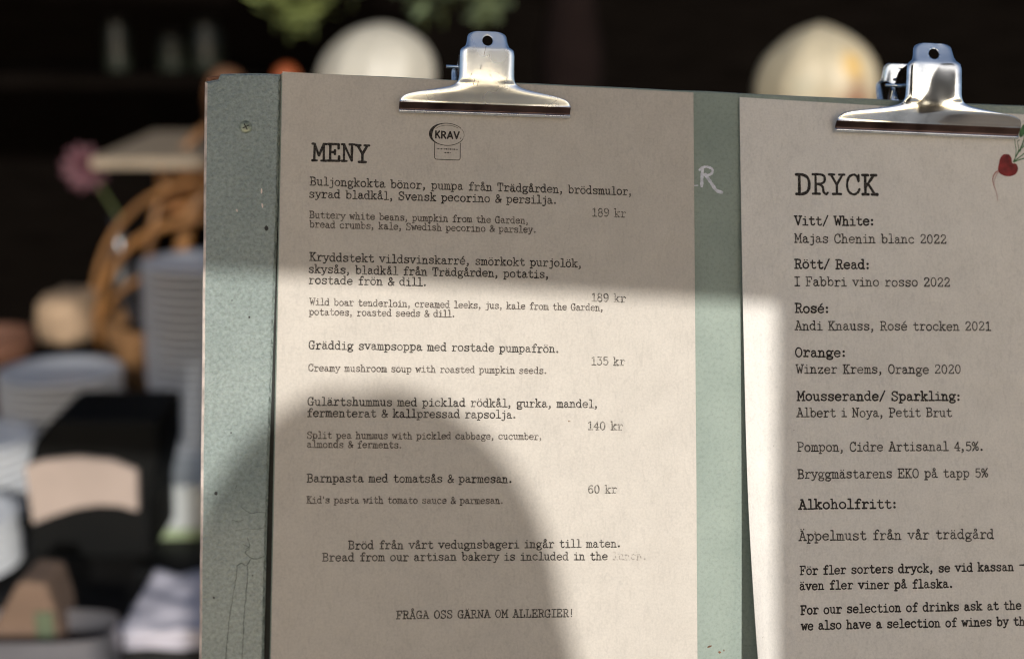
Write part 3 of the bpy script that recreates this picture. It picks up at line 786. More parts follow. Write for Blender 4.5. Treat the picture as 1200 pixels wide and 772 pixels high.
def sheet(name, x0, x1, ytop, ybot, lift, mat_):
    xs = []
    n1 = 26
    for k in range(n1): xs.append(x0 + 40 * (k / n1))
    for k in range(41): xs.append(x0 + 40 + (x1 - x0 - 40) * k / 40)
    nx, ny = len(xs), 70
    th = 0.38
    mb = MB()
    vs_ = []
    for side_ in (0, 1):
        for j in range(ny):
            f = j / (ny - 1)
            for i, x in enumerate(xs):
                y = ytop(x) + (ybot - ytop(x)) * f
                z = lift(x, y) + (0 if side_ == 0 else -th)
                vs_.append((x * MM, y * MM, z * MM))
    fs_ = []
    o = nx * ny
    for j in range(ny - 1):
        for i in range(nx - 1):
            a = j * nx + i
            fs_.append((a, a + nx, a + nx + 1, a + 1))
            fs_.append((o + a, o + a + 1, o + a + nx + 1, o + a + nx))
    for i in range(nx - 1):
        a = i; fs_.append((a, a + 1, o + a + 1, o + a))
        a = (ny - 1) * nx + i; fs_.append((a, o + a, o + a + 1, a + 1))
    for j in range(ny - 1):
        a = j * nx; fs_.append((a, o + a, o + a + nx, a + nx))
        a = j * nx + nx - 1; fs_.append((a, a + nx, o + a + nx, o + a))
    mb.add(vs_, fs_)
    o = mb.build(name, mat_, smooth=True, matrix=BOARD_M, auto=40)
    return o


menu = sheet('menu_sheet', 0.0, 210.0, lambda x: -0.8 * x / 210, -297.0, lift_menu, M['paper'])
tag(menu, 'brown kraft food menu headed MENY clipped to the green board', 'menu')
drinks = sheet('drinks_sheet', 234.6, 444.6, lambda x: -2.3 - .0139 * (x - 234.6), -299.5, lift_drink, M['paper2'])
tag(drinks, 'greyish kraft drinks list headed DRYCK with its lower corner curling off the board', 'menu')

STYLE = {'heading': ('heading', 'ink_dark', .14), 'main': ('dish_text', 'ink', .155), 'small': ('translation_text', 'ink_small', .165), 'price': ('price_text', 'ink_pale', .15),
         'note': ('note_text', 'ink', .155), 'bold': ('subheading_text', 'ink_dark', .18), 'drink': ('drink_text', 'ink', .142)}
for lines, par, lift in ((MENU_LINES, menu, lift_menu), (DRINK_LINES, drinks, lift_drink)):
    for (kind, txt, x0, y0, x1, y1, cap) in lines:
        nm, mk, wt = STYLE[kind]
        ff = None
        mats = [M[mk]]
        if 'lunch' in txt: ff = txt.index('lunch'); mats.append(M['ink_gone'])
        t = text_line(txt, x0, y0, x1, y1, cap, wt, lift, 0.22 if kind == 'heading' else 0.16, ff)
        t.build(nm, mats, par)

# certification mark
lg = MB()
cx_, cy_ = 81.9, -28.1
arc = []; wd = []
for k in range(61):
    a = math.radians(35 + 305 * k / 60)
    f = math.exp(-((math.degrees(a) - 172) / 42) ** 2)
    wd.append(.32 + 1.5 * f)
    off = .5 * (wd[-1] - .32)
    arc.append((cx_ + (8.8 - off) * math.cos(a), cy_ + (5.65 - off * .7) * math.sin(a)))
ribbon(lg, arc, wd, lift_menu)
arc = [(cx_ + .6 + 7.6 * math.cos(math.radians(a)), cy_ - .1 + 4.7 * math.sin(math.radians(a))) for a in range(48, 150, 6)]
ribbon(lg, arc, .2, lift_menu)
arc = [(cx_ + 8.8 * math.cos(math.radians(a)), cy_ + 5.65 * math.sin(math.radians(a))) for a in range(-14, 36, 5)]
ribbon(lg, arc, .16, lift_menu)
KR = {'K': (.66, [V(.12, 0, 1), ln((.14, .42), (.52, 1)), ln((.26, .58), (.56, 0))]), 'R': (.70, [V(.12, 0, 1), sp((.12, .92), (.36, .93), (.5, .78), (.46, .56), (.3, .46), (.12, .46)), ln((.3, .46), (.56, 0))]),
      'A': (.74, [ln((.06, 0), (.34, .98)), ln((.34, .98), (.62, 0)), H(.3, .18, .5)]), 'V': (.70, [ln((.05, 1), (.32, .02)), ln((.32, .02), (.59, 1))]), '.': (.25, [dot(.08, .08, .06)])}
pen, capk, x0k = 0, 3.55, 75.9
for ch in 'KRAV.':
    for k, d in KR[ch][1]:
        T = lambda p: (x0k + (pen + p[0]) * capk * 1.28, -30.15 + p[1] * capk)
        if k == 'D':
            q = T(d); disc(lg, q[0], q[1], .3, lift_menu); continue
        P = [T(p) for p in d]
        if k == 'S': P = [(p.x, p.y) for p in catmull([(a, b, 0) for a, b in P], 5)]
        ribbon(lg, P, .82, lift_menu)
    pen += KR[ch][0]
bx0, bx1, by0, by1, rr_ = 75.9, 88.8, -41.0, -32.6, 1.1
pts = [(bx0, by1)] + [(bx0 + rr_ - rr_ * math.cos(a), by0 + rr_ - rr_ * math.sin(a)) for a in [k * math.pi / 12 for k in range(7)]] + \
      [(bx1 - rr_ + rr_ * math.sin(a), by0 + rr_ - rr_ * math.cos(a)) for a in [k * math.pi / 12 for k in range(7)]] + [(bx1, by1 + .3)]
ribbon(lg, pts, .34, lift_menu)
for y, xa, xb in ((-35.6, 77.0, 87.7), (-37.4, 80.6, 84.2)):   # illegible small print
    x = xa
    while x < xb:
        w_ = random.uniform(.25, .6); ribbon(lg, [(x, y), (min(xb, x + w_), y)], random.uniform(.4, .75), lift_menu, close_caps=False); x += w_ + random.uniform(.15, .4)
lg.build('logo', M['ink_dark'], menu)


# drawn beetroot on the drinks sheet
def bt(cx, cy): return (377 + (1130 + cx / 7.014 - 1167) / 2.03, -26.3 - (130 + cy / 7.014 - 180) / 2.17)


heart = [(340, 355), (310, 362), (285, 395), (275, 440), (266, 490), (285, 520), (330, 538), (380, 533), (415, 510), (430, 470), (415, 432), (385, 427), (378, 385), (362, 360), (340, 355)]
mb = MB(); poly(mb, [(p.x, p.y) for p in catmull([(*bt(*q), 0) for q in heart], 4)][:-1], lift_drink)
mb.build('beetroot_print', M['beet'], drinks)
mb = MB()
for pts, w0 in (([(268, 495), (240, 518), (222, 560), (227, 610), (244, 660), (252, 700), (254, 745)], .75), ([(268, 508), (250, 535), (236, 575), (232, 620)], .4)):
    P = catmull([(*bt(*q), 0) for q in pts], 5)
    ribbon(mb, [(p.x, p.y) for p in P], [w0 * (1 - .75 * k / len(P)) for k in range(len(P))], lift_drink, .3)
mb.build('root_print', M['beet_root'], drinks)
mb = MB()
for pts, w0 in (([(392, 418), (425, 355), (462, 290), (495, 200)], .6), ([(395, 415), (450, 372), (520, 315), (570, 270)], .55), ([(398, 418), (450, 395), (530, 372), (600, 350)], .6), ([(410, 380), (418, 320), (412, 260), (408, 215)], .4),
               ([(425, 350), (440, 310), (432, 250), (450, 235)], .35), ([(450, 330), (480, 250), (490, 180)], .45), ([(470, 300), (510, 240), (560, 200)], .45)):
    P = catmull([(*bt(*q), 0) for q in pts], 5)
    ribbon(mb, [(p.x, p.y) for p in P], w0, lift_drink, .3)
for (a, b, c, d, wd_) in ((455, 215, 505, 95, 3.4), (480, 160, 560, 90, 3.6), (495, 205, 590, 170, 3.0), (560, 270, 640, 230, 3.0), (590, 352, 690, 330, 3.2), (520, 130, 600, 40, 3.8)):
    p, q = Vector(bt(a, b)), Vector(bt(c, d)); t = q - p; nn = Vector((-t.y, t.x)).normalized()
    L_ = []
    for k in range(9):
        f = k / 8; L_.append(p + t * f + nn * wd_ * math.sin(math.pi * f) ** .7 * random.uniform(.38, .6))
    for k in range(7, 0, -1):
        f = k / 8; L_.append(p + t * f - nn * wd_ * math.sin(math.pi * f) ** .7 * random.uniform(.38, .6))
    poly(mb, [(v.x, v.y) for v in L_], lift_drink, dz=.12 + random.random() * .05)
mb.build('leaf_print', M['beet_leaf'], drinks)


# ================================================================== the bulldog clips
PROFILE = [(-18, 1, 1.3), (-17.5, 1.002, 2.4), (-17.0, 1.003, 2.8), (-16.5, 1.003, 2.6), (-16.0, 1.003, 1.9), (-15.4, 1.003, 2.1), (-14.0, 1.003, 3.5), (-13.3, 1.003, 4.3), (-12.9, 1.001, 4.65), (-12.3, .998, 4.8), (-11.2, .988, 5.3), (-10, .965, 5.8), (-9, .92, 6.25)]
TAB = [(-7.9, 35.5, 6.75), (-6.8, 29.5, 7.2), (-5.8, 23.5, 7.6), (-4.8, 19, 8.0), (-3.9, 16.6, 8.3), (-3, 15.3, 8.55), (-1.5, 14.5, 8.9), (1, 14.2, 9.35), (4, 14.1, 9.8), (8, 14.1, 10.35), (12, 14.1, 10.85), (14.6, 14, 11.1), (15.8, 13.5, 11.15), (16.7, 12.4, 11.1),
       (17.4, 11.4, 11.0), (18.2, 11, 10.9), (19.5, 10.7, 10.7), (21, 10.5, 10.5), (22.5, 10.3, 10.35), (24, 10, 10.2), (25.2, 9.2, 10.1), (26, 7.8, 10.0), (26.4, 6, 10.0)]


def jaw_mesh(base_w, sign, dent, tab_k):
    rows = [(y, base_w * w, z) for y, w, z in PROFILE] + [(y, w * (1 + (base_w / 43.3 - 1) * max(0, (-3 - y) / 6)), z) for y, w, z in TAB]
    rows = [(y if y < -3 else -3 + (y + 3) * tab_k, w, z) for y, w, z in rows]
    nu = 36
    mb = MB(); vs_ = []
    for (y, w, z) in rows:
        for k in range(nu + 1):
            u = -1 + 2 * k / nu
            u = math.copysign(abs(u) ** .85, u)
            zz = z
            if y > -3: zz -= 1.5 * abs(u) ** 10
            elif y > -12.5: zz -= 1.0 * abs(u) ** 2.5 * (z - 3) / 4
            zz += .2 * noise.noise((u * 1.7 + base_w, y * .1, 3.1)) * min(1, max(0, (y + 13) / 6))
            if dent:
                d_ = u * w - .42 * (y - 3) + 4.0
                zz += dent * 24 * math.tanh((math.sqrt(d_ * d_ + 6) + d_) * .5 / 24) * min(1, max(0, (y + 13) / 5))
            if sign < 0: zz = -18 - zz
            vs_.append((u * w * MM, y * MM, zz * MM))
    fs_ = [(j * (nu + 1) + k, j * (nu + 1) + k + 1, (j + 1) * (nu + 1) + k + 1, (j + 1) * (nu + 1) + k) for j in range(len(rows) - 1) for k in range(nu)]
    mb.add(vs_, fs_)
    for i in range(len(fs_)):
        j = i // nu
        if -16.1 < rows[j][0] < -13.2: mb.m[i] = 1
    return mb


def clip(x, y, z, rot, scale, base_w, metal, label, dent=0.0, tab_k=1.0):
    m = BOARD_M @ Matrix.Translation((x * MM, y * MM, z * MM)) @ Matrix.Rotation(rot, 4, 'Z') @ Matrix.Scale(scale, 4)
    root = empty('bulldog_clip', matrix=m)
    tag(root, label, 'clip', 'steel clips on the board')
    for sign, nm in ((1, 'front_jaw'), (-1, 'back_jaw')):
        j = jaw_mesh(base_w, sign, dent if sign > 0 else 0, tab_k).build(nm, [metal, M['lip_band']], smooth=True)
        bm = bmesh.new(); bm.from_mesh(j.data)          # the hanging hole
        hx, hy = 0.0, (-3 + 23.8 * tab_k) * MM
        dead = [f for f in bm.faces if (f.calc_center_median().xy - Vector((hx, hy))).length < .0036]
        zv = [v.co.copy() for f in dead for v in f.verts]
        zh = lambda x, y: min(zv, key=lambda c: (c.x - x) ** 2 + (c.y - y) ** 2).z
        outer = set(e for e in bm.edges if e.is_boundary)
        bmesh.ops.delete(bm, geom=dead, context='FACES')
        ring = [e for e in bm.edges if e.is_boundary and e not in outer]
        cv = [bm.verts.new((hx + .0026 * math.cos(2 * math.pi * k / 24), hy + .0026 * math.sin(2 * math.pi * k / 24), zh(hx + .0026 * math.cos(2 * math.pi * k / 24), hy + .0026 * math.sin(2 * math.pi * k / 24)))) for k in range(24)]
        ce = [bm.edges.new((cv[k], cv[(k + 1) % 24])) for k in range(24)]
        bmesh.ops.bridge_loops(bm, edges=ring + ce)
        bmesh.ops.recalc_face_normals(bm, faces=bm.faces)
        for f in bm.faces: f.smooth = True
        flip = (sum(f.normal.z for f in bm.faces) > 0) != (sign > 0)
        if flip: bmesh.ops.reverse_faces(bm, faces=bm.faces)
        bm.to_mesh(j.data); bm.free()
        so = j.modifiers.new('solid', 'SOLIDIFY'); so.thickness = .0007; so.offset = -1
        su = j.modifiers.new('sub', 'SUBSURF'); su.levels = 1; su.render_levels = 2
        j.parent = root
        # side lugs folded back round the spring
        lug = [(-1.5, 8.0), (-2, 3), (0, -1.5), (3.5, -4.6), (8, -6.2), (12, -4.4), (14.2, -.5), (14.9, 3), (15, 9.4)]
        for sx in (-1, 1):
            mb = MB()
            xa = sx * (13.4 if sign > 0 else 12.2)
            vs_ = []
            for dx in (0, -.7 * sx):
                for (yy, zz) in lug:
                    w_ = zz if sign > 0 else -18 - zz
                    vs_.append(((xa + dx + sx * .35 * math.sin(yy * .5)) * MM, (yy * tab_k - (1 - tab_k) * 8) * MM, w_ * MM))
            n = len(lug)
            fs_ = [tuple(range(n)), tuple(range(2 * n - 1, n - 1, -1))] + [(i, (i + 1) % n, n + (i + 1) % n, n + i) for i in range(n)]
            mb.add(vs_, fs_)
            mb.build('lug', metal, j, bevel=.0002)
    if not dent:
        zc = lambda xx, yy: 9.35 + (yy - 1) * .135 + .14 if yy > 1 else 8.0 + (yy + 4.8) * .235 + .1
        for pts, w_ in (([(-.9, 15), (-2.2, 9), (-3.6, 3.6)], .16), ([(-3.1, 5.6), (-3.7, 3.4)], .3), ([(-6.2, -1), (-7.0, -4.4)], .22), ([(-8.2, 0.4), (-7.9, 1.2)], .35), ([(1.2, 1.5), (2.0, .2)], .2), ([(-4.2, -2), (-4.9, -4.6)], .14), ([(5, 1.8), (6.1, 2.3)], .18)):
            mb = MB(); ribbon(mb, [(p[0], p[1]) for p in catmull([(a, b, 0) for a, b in pts], 5)], w_, zc, .5)
            mb.build('scratch', M['lip_band'], root)
    mb = MB()
    pts = []
    turns, R_ = 9, 4.6
    for k in range(turns * 16 + 1):
        a = 2 * math.pi * k / 16
        pts.append(((-12 + 24 * k / (turns * 16)) * MM, (8 + R_ * math.cos(a)) * MM, (-9 + R_ * math.sin(a)) * MM))
    mb.tube(pts, .00085, 8)
    mb.build('spring', metal, root, smooth=True)
    mb = MB(); mb.tube([(-.0192, .008, -.0035), (-.01, .008, -.0035), (.01, .008, -.0035), (.0155, .008, -.0035)], .0008, 8)
    mb.build('pin', metal, root, smooth=True)
    return root


clip(101.0, -0.2, 1.0, 0.008, 1.0, 43.4, M['metal'], 'bright steel bulldog clip gripping the food menu at the top', 0.0, 0.885)
clip(337.0, 0.2, 1.6, 0.0, 1.07, 48.0, M['metal_old'], 'tarnished mirror-like bulldog clip gripping the drinks list at the top', 0.2)


# ================================================================== what carries the board, and the person whose shadow falls on it
mb = MB(); p = bw(-33, -345, -9)
LEDGE_Z = bw(200, -345, -2).z
mb.box(p.x + .01, 0.75, p.y - .09, p.y + .12, 0.0, min(bw(-33, -345, -18).z, bw(470, -345, -18).z, bw(-33, -345, 0).z, bw(470, -345, 0).z))
tag(mb.build('counter', M['porch_wood'], bevel=.004), 'low wooden counter below the picture carrying the green board', 'counter')

M['coat'] = simple('navy_coat', (0.03, 0.035, 0.05), 0.9, scale=60)
M['skin'] = simple('skin', (0.55, 0.36, 0.27), 0.5, var=0.05)
M['hair'] = simple('brown_hair', (0.06, 0.035, 0.02), 0.6, scale=90, stretch=(1, 1, 6))


def person():
    D = 1.78
    hc = toward_sun(49, -278, D)                       # head centre on the line sun -> shadow
    d = -SUN_DIR; d.z = 0; d.normalize()               # faces the board
    sd = Vector((0, 0, 1)).cross(d).normalized()       # the person's left
    z = Vector((0, 0, 1))
    gx, gy = hc.x, hc.y
    h = hc.z
    def P(side_, fwd, zz): return Vector((gx, gy, 0)) + sd * side_ + d * fwd + z * zz
    k = h / 1.60
    verts = [(P(0, 0, .95 * k), .15), (P(0, .01, 1.12 * k), .14), (P(0, 0, 1.30 * k), .16), (P(0, -.01, 1.40 * k), .09), (P(0, .0, 1.48 * k), .055)]
    edges = [(0, 1), (1, 2), (2, 3), (3, 4)]
    for s_ in (-1, 1):
        b = len(verts)
        verts += [(P(.17 * s_, -.01, 1.35 * k), .065), (P(.235 * s_, 0, 1.12 * k), .048), (P(.23 * s_, .10, .90 * k), .036), (P(.22 * s_, .14, .82 * k), .03)]
        edges += [(2, b), (b, b + 1), (b + 1, b + 2), (b + 2, b + 3)]
        b = len(verts)
        verts += [(P(.10 * s_, 0, .86 * k), .095), (P(.11 * s_, .02, .48 * k), .06), (P(.11 * s_, -.01, .09 * k), .042), (P(.12 * s_, .15, .035), .035)]
        edges += [(0, b), (b, b + 1), (b + 1, b + 2), (b + 2, b + 3)]
    me = bpy.data.meshes.new('person')
    me.from_pydata([v[0] - Vector((gx, gy, 0)) for v in verts], edges, [])
    o = bpy.data.objects.new('person', me); C.objects.link(o); o.location = (gx, gy, 0)
    me.materials.append(M['coat'])
    o.modifiers.new('skin', 'SKIN')
    for i, v in enumerate(verts):
        me.skin_vertices[0].data[i].radius = (v[1], v[1] * .8)
    me.skin_vertices[0].data[0].use_root = True
    s2 = o.modifiers.new('sub', 'SUBSURF'); s2.levels = 2; s2.render_levels = 2
    tag(o, 'person in a dark coat with bobbed brown hair standing behind the camera facing the board', 'person')
    # head with nose and ears, then hair
    mb = MB()
    n, m_ = 28, 20
    vs_ = []
    for i in range(m_ + 1):
        th = math.pi * i / m_
        for j in range(n):
            ph = 2 * math.pi * j / n
            x, y, zz = math.sin(th) * math.cos(ph), math.sin(th) * math.sin(ph), math.cos(th)
            taper = 1 - .22 * max(0, -zz)
            px, py, pz = x * .074 * taper, y * .094 * taper, zz * .118
            if y > .9 and -.35 < zz < .1: py += .02 * (1 - abs(x) * 3) * (1 - abs(zz + .2) * 3) if abs(x) < .3 else 0
            vs_.append(sd * px + d * py + z * (pz + h))
    fs_ = [(i * n + j, i * n + (j + 1) % n, (i + 1) * n + (j + 1) % n, (i + 1) * n + j) for i in range(m_) for j in range(n)]
    mb.add(vs_, fs_)
    hd = mb.build('head', M['skin'], o, smooth=True)
    mb = MB(); vs_ = []
    for i in range(m_ + 1):
        f = i / m_
        for j in range(n + 1):
            ph = math.pi * (-.78 + 1.56 * j / n) - math.pi / 2      # open towards the face
            if f < .5:
                th = f / .5 * math.pi / 2
                r, zz = math.sin(th), .118 * math.cos(th)
                w_ = .088
            else:
                q = (f - .5) / .5
                r, zz = 1.0, -.19 * q
                w_ = .088 + .022 * q
            vs_.append(sd * (r * w_ * math.cos(ph) - (0 if f < .5 else .014 * (f - .5) / .5)) + d * (r * .105 * math.sin(ph) - .008) + z * (h + zz + .004))
    fs_ = [(i * (n + 1) + j, i * (n + 1) + j + 1, (i + 1) * (n + 1) + j + 1, (i + 1) * (n + 1) + j) for i in range(m_) for j in range(n)]
    mb.add(vs_, fs_)
    hr = mb.build('hair', M['hair'], o, smooth=True)
    so = hr.modifiers.new('solid', 'SOLIDIFY'); so.thickness = .012; so.offset = 0


person()

# ================================================================== behind the board: the table and what stands on it
M['china'] = simple('white_china', (0.78, 0.79, 0.80), 0.25, var=0.03)
M['steel'] = simple('polished_steel', (0.8, 0.8, 0.8), 0.12, metal=1.0, var=0.02)
M['black'] = simple('black_painted_metal', (0.005, 0.005, 0.0045), 0.6, spec=0.12)
M['beige'] = simple('beige_card', (0.36, 0.28, 0.23), 0.8, var=0.12, scale=9)
M['white_box'] = simple('white_plastic', (0.45, 0.465, 0.45), 0.5, var=0.08)
M['pale_green'] = simple('pale_green_plastic', (0.30, 0.36, 0.20), 0.6, var=0.15)
M['orange_wood'] = simple('orange_brown_wood', (0.32, 0.125, 0.03), 0.6, var=0.45, scale=9, stretch=(1, 1, 5))
M['tan_wood'] = simple('tan_wood', (0.24, 0.185, 0.125), 0.7, var=0.2, scale=12)
M['bent_wood'] = simple('bent_cane', (0.19, 0.085, 0.024), 0.45, var=0.3, scale=25)
M['wicker'] = simple('wicker', (0.24, 0.12, 0.045), 0.7, var=0.5, scale=60)
M['bag'] = simple('brown_paper', (0.16, 0.10, 0.065), 0.85, var=0.2, scale=16, bump=0.4)
M['green_stripe'] = simple('sage_card', (0.09, 0.11, 0.06), 0.8)
M['grey_metal'] = simple('grey_metal', (0.32, 0.31, 0.33), 0.35, metal=0.8, var=0.1)
M['linen'] = simple('lilac_linen', (0.52, 0.49, 0.53), 0.9, var=0.1, scale=30, bump=0.4)
M['petal'] = simple('pink_petal', (0.07, 0.02, 0.027), 0.7, var=0.35, scale=70)
M['glass_dark'] = simple('dark_bottle', (0.02, 0.02, 0.022), 0.15)
M['loaf'] = simple('bread_crust', (0.28, 0.19, 0.115), 0.8, var=0.35, scale=25)
M['terracotta'] = simple('terracotta', (0.10, 0.04, 0.02), 0.8, var=0.2)
M['leaf'] = simple('leaf_green', (0.17, 0.20, 0.06), 0.6, var=0.5, scale=30)
M['leaf2'] = simple('leaf_grey_green', (0.15, 0.19, 0.10), 0.6, var=0.5, scale=30)
M['stem'] = simple('green_stem', (0.08, 0.10, 0.03), 0.7)
M['clay'] = simple('mauve_clay', (0.008, 0.005, 0.0045), 1.0, spec=0.05)
M['jar'] = simple('dusty_jar', (0.012, 0.015, 0.010), 0.4)

TABLE_Z = at(200, 545, 2.2).z
TX0, TX1, TY0, TY1 = -1.05, 1.1, 1.45, 3.0
table = empty('table', loc=(0.0, 2.1, 0.0))
tag(table, 'black table behind the board crowded with plates and boxes', 'table')
T0 = Vector((0, 2.1, 0))
mb = MB(); mb.box(TX0, TX1, TY0 - 2.1, TY1 - 2.1, TABLE_Z - .035, TABLE_Z); mb.build('tabletop', M['table_wood'], table, bevel=.003)
for x in (TX0 + .05, TX1 - .1):
    for y in (TY0 + .05, TY1 - .1):
        mb = MB(); mb.box(x, x + .05, y - 2.1, y - 2.05, 0, TABLE_Z - .035); mb.build('leg', M['table_wood'], table)


def on_table(px, py):
    r = at(px, py, 1.0) - CAM_LOC
    return CAM_LOC + r * ((TABLE_Z - CAM_LOC.z) / r.z)


# ---- plates
mb = MB()
R_P = .092
mb.lathe([(.0001, .004), (.05, .004), (.058, .0055), (.074, .0065), (R_P - .002, .0090), (R_P, .0102), (R_P - .0012, .0115), (.072, .0090), (.062, .0068), (.0001, .0064)], 48)
mb.lathe([(.050, .004), (.048, .0), (.045, .0), (.044, .004)], 48)
plate0 = mb.build('plate', M['china'], smooth=True)
placed = [0]


def plate_stack(base, n, pitch, where, group, r=1.0):
    for k in range(n):
        if placed[0] == 0: p_ = plate0
        else:
            p_ = plate0.copy(); C.objects.link(p_)
        placed[0] += 1
        p_.location = (base.x + random.uniform(-.0012, .0012), base.y + random.uniform(-.0012, .0012), base.z + k * pitch)
        p_.rotation_euler = (0, 0, random.uniform(0, 6.28))
        p_.scale = (r, r, 1.0)
        lab = ('topmost white plate of %s' if k == n - 1 else 'white plate within %s') % where
        tag(p_, lab, 'plate', group)


b = at(250, 545, 2.2); b.z = TABLE_Z + .001
plate_stack(b, 26, .0124, 'the tall stack beside the green board', 'plates in the tall stack')
b = at(80, 552, 2.17); b.z = TABLE_Z + .001
plate_stack(b, 13, .0124, 'the lower stack behind the black box', 'plates in the lower stack')
b = at(-34, 580, 2.0); b.z = TABLE_Z + .001
plate_stack(b, 9, .0124, 'the short stack cut by the picture edge', 'plates in the short stack')
b = at(-66, 622, 1.80); b.z = TABLE_Z + .001
plate_stack(b, 6, .0124, 'the lowest stack at the picture edge', 'plates in the lowest stack')

# ---- black box with the curved beige panel
DB = 1.72
q = lambda px, py, d=DB: at(px, py, d)
root = empty('black_box', loc=(q(100, 680).x, q(100, 680).y, TABLE_Z))
tag(root, 'matt black box with an arched beige panel in front of the plates', 'box')
o_ = Vector(root.location)
mb = MB()
fr = [(62, 490), (186, 490), (184, 545), (170, 600), (168, 668), (24, 668), (26, 560), (38, 520)]
zb = TABLE_Z
front = [q(a, b_) for a, b_ in fr]
front = [Vector((p_.x, q(100, 600).y + .02, p_.z)) for p_ in front]
front = [Vector((p_.x, p_.y, max(p_.z, zb))) for p_ in front]
back = [p_ + Vector((0, .13, 0)) for p_ in front]
n = len(front)
mb.add([p_ - o_ for p_ in front + back], [tuple(range(n)), tuple(range(2 * n - 1, n - 1, -1))] + [(i, n + i, n + (i + 1) % n, (i + 1) % n) for i in range(n)])
mb.build('box_body', M['black'], root, bevel=.006)
mb = MB()
topc = [(28, 546), (50, 540), (90, 536), (130, 540), (160, 552)]
botc = [(161, 599), (140, 593), (115, 592), (88, 596), (60, 605), (38, 614)]
pan = [q(a, b_) for a, b_ in topc + botc]
yf = front[0].y - .002
pan = [Vector((p_.x * (yf - .008) / p_.y, yf - .008, CAM_LOC.z + (p_.z - CAM_LOC.z) * (yf - .008) / p_.y)) for p_ in pan]
pb = [p_ + Vector((0, .010, 0)) for p_ in pan]
n = len(pan)
mb.add([p_ - o_ for p_ in pan + pb], [tuple(range(n)), tuple(range(2 * n - 1, n - 1, -1))] + [(i, n + i, n + (i + 1) % n, (i + 1) % n) for i in range(n)])
mb.build('panel', M['beige'], root, bevel=.001)


def standing_box(name, px0, px1, py_top, d, depth, mats, label, cat, inset=0.0, z0=None):
    a, b_ = at(px0, 600, d), at(px1, 600, d)
    zt = at(px0, py_top, d).z
    z0 = TABLE_Z if z0 is None else z0
    r = empty(name, loc=((a.x + b_.x) / 2, a.y, z0))
    tag(r, label, cat)
    return r, (b_.x - a.x) / 2, zt - z0, depth


# ---- pale box beside it
r, hw, hh, dp = standing_box('storage_box', 173, 262, 572, 1.90, .12, None, 'white plastic box with a pale green foot beside the black box', 'box')
mb = MB(); mb.box(-hw, hw, 0, dp, hh * .2, hh); mb.build('box_body', M['white_box'], r, bevel=.004)
mb = MB(); mb.box(-hw * .98, hw * .98, .002, dp, 0, hh * .2); mb.build('foot', M['pale_green'], r, bevel=.002)
mb = MB(); mb.box(-hw * 1.01, hw * 1.01, -.002, dp + .002, hh, hh + .006); mb.build('lid', M['white_box'], r, bevel=.002)
mb = MB(); mb.lathe([(.0001, 0), (.0035, 0), (.003, .004), (.0062, .009), (.0055, .014), (.0001, .0165)], 20)
mb.v = [(x - hw + at(195, 600, 1.9).x - at(173, 600, 1.9).x, y + .014, zz + hh + .006) for x, y, zz in mb.v]
mb.build('knob', M['steel'], r, smooth=True)
# ---- low black crate between the pale box and the linen
r, hw, hh, dp = standing_box('low_crate', 150, 330, 676, 1.76, .05, None, 'low black crate standing in front of the white plastic box', 'crate')
mb = MB(); mb.box(-hw, hw, 0, dp, 0, hh); mb.build('crate_body', M['black'], r, bevel=.004)
mb = MB(); mb.box(-hw * .9, hw * .9, -.003, .001, hh * .25, hh * .7); mb.build('front_slat', M['black'], r, bevel=.002)
# ---- folded linen in the sun
r, hw, hh, dp = standing_box('linen_pile', 132, 300, 752, 1.56, .16, None, 'pile of folded lilac-white napkins at the lower edge beside the board', 'linen')
for k in range(4):
    mb = MB(); n_ = 14
    z0_, z1_ = hh * k / 4, hh * (k + .9) / 4
    jx, jy = random.uniform(-.006, .006), random.uniform(-.006, .006)
    vs_ = []
    for zz in (z0_, (z0_ + z1_) / 2, z1_):
        for j in range(n_):
            for i in range(n_):
                bulge = .004 if zz not in (z0_, z1_) else 0
                u, v = i / (n_ - 1), j / (n_ - 1)
                x = -hw + 2 * hw * u + jx + (bulge if u == 1 else -bulge if u == 0 else 0)
                y = dp * v + jy + (bulge if v == 1 else -bulge if v == 0 else 0)
                vs_.append((x, y, zz + .010 * noise.noise((x * 30, y * 30, k * .6)) * (.3 + k * .25)))
    N2 = n_ * n_
    fs_ = []
    for j in range(n_ - 1):
        for i in range(n_ - 1):
            a = j * n_ + i
            fs_.append((a, a + n_, a + n_ + 1, a + 1)); fs_.append((2 * N2 + a, 2 * N2 + a + 1, 2 * N2 + a + n_ + 1, 2 * N2 + a + n_))
    for L0 in (0, N2):
        for i in range(n_ - 1):
            for (a, b_) in ((i, i + 1), ((n_ - 1) * n_ + i, (n_ - 1) * n_ + i + 1), (i * n_, (i + 1) * n_), (i * n_ + n_ - 1, (i + 1) * n_ + n_ - 1)):
                fs_.append((L0 + a, L0 + b_, L0 + N2 + b_, L0 + N2 + a))
    mb.add(vs_, fs_)
    mb.build('napkin', M['linen'], r, smooth=True)
# ---- tilted brown paper bag with a green side
r = empty('paper_bag', loc=at(30, 745, 1.50)); r.location.z = TABLE_Z
tag(r, 'brown paper bag with a green strip leaning in front of the black box', 'bag')
mb = MB()
bz = at(20, 650, 1.56).z - TABLE_Z
prof = [(-.095, 0), (.042, 0), (.036, bz * .35), (.034, bz * .7), (.026, bz), (-.004, bz * 1.02), (-.034, bz * .6), (-.07, bz * .22)]
n = len(prof)
mb.add([(x, 0, zz) for x, zz in prof] + [(x * .96, .07, zz * .98) for x, zz in prof], [tuple(range(n)), tuple(range(2 * n - 1, n - 1, -1))] + [(i, n + i, n + (i + 1) % n, (i + 1) % n) for i in range(n)])
mb.build('bag_body', M['bag'], r, bevel=.006)
mb = MB(); mb.box(.012, .031, -.004, .004, bz * .3, bz * .74); mb.build('label_strip', M['green_stripe'], r, bevel=.002)
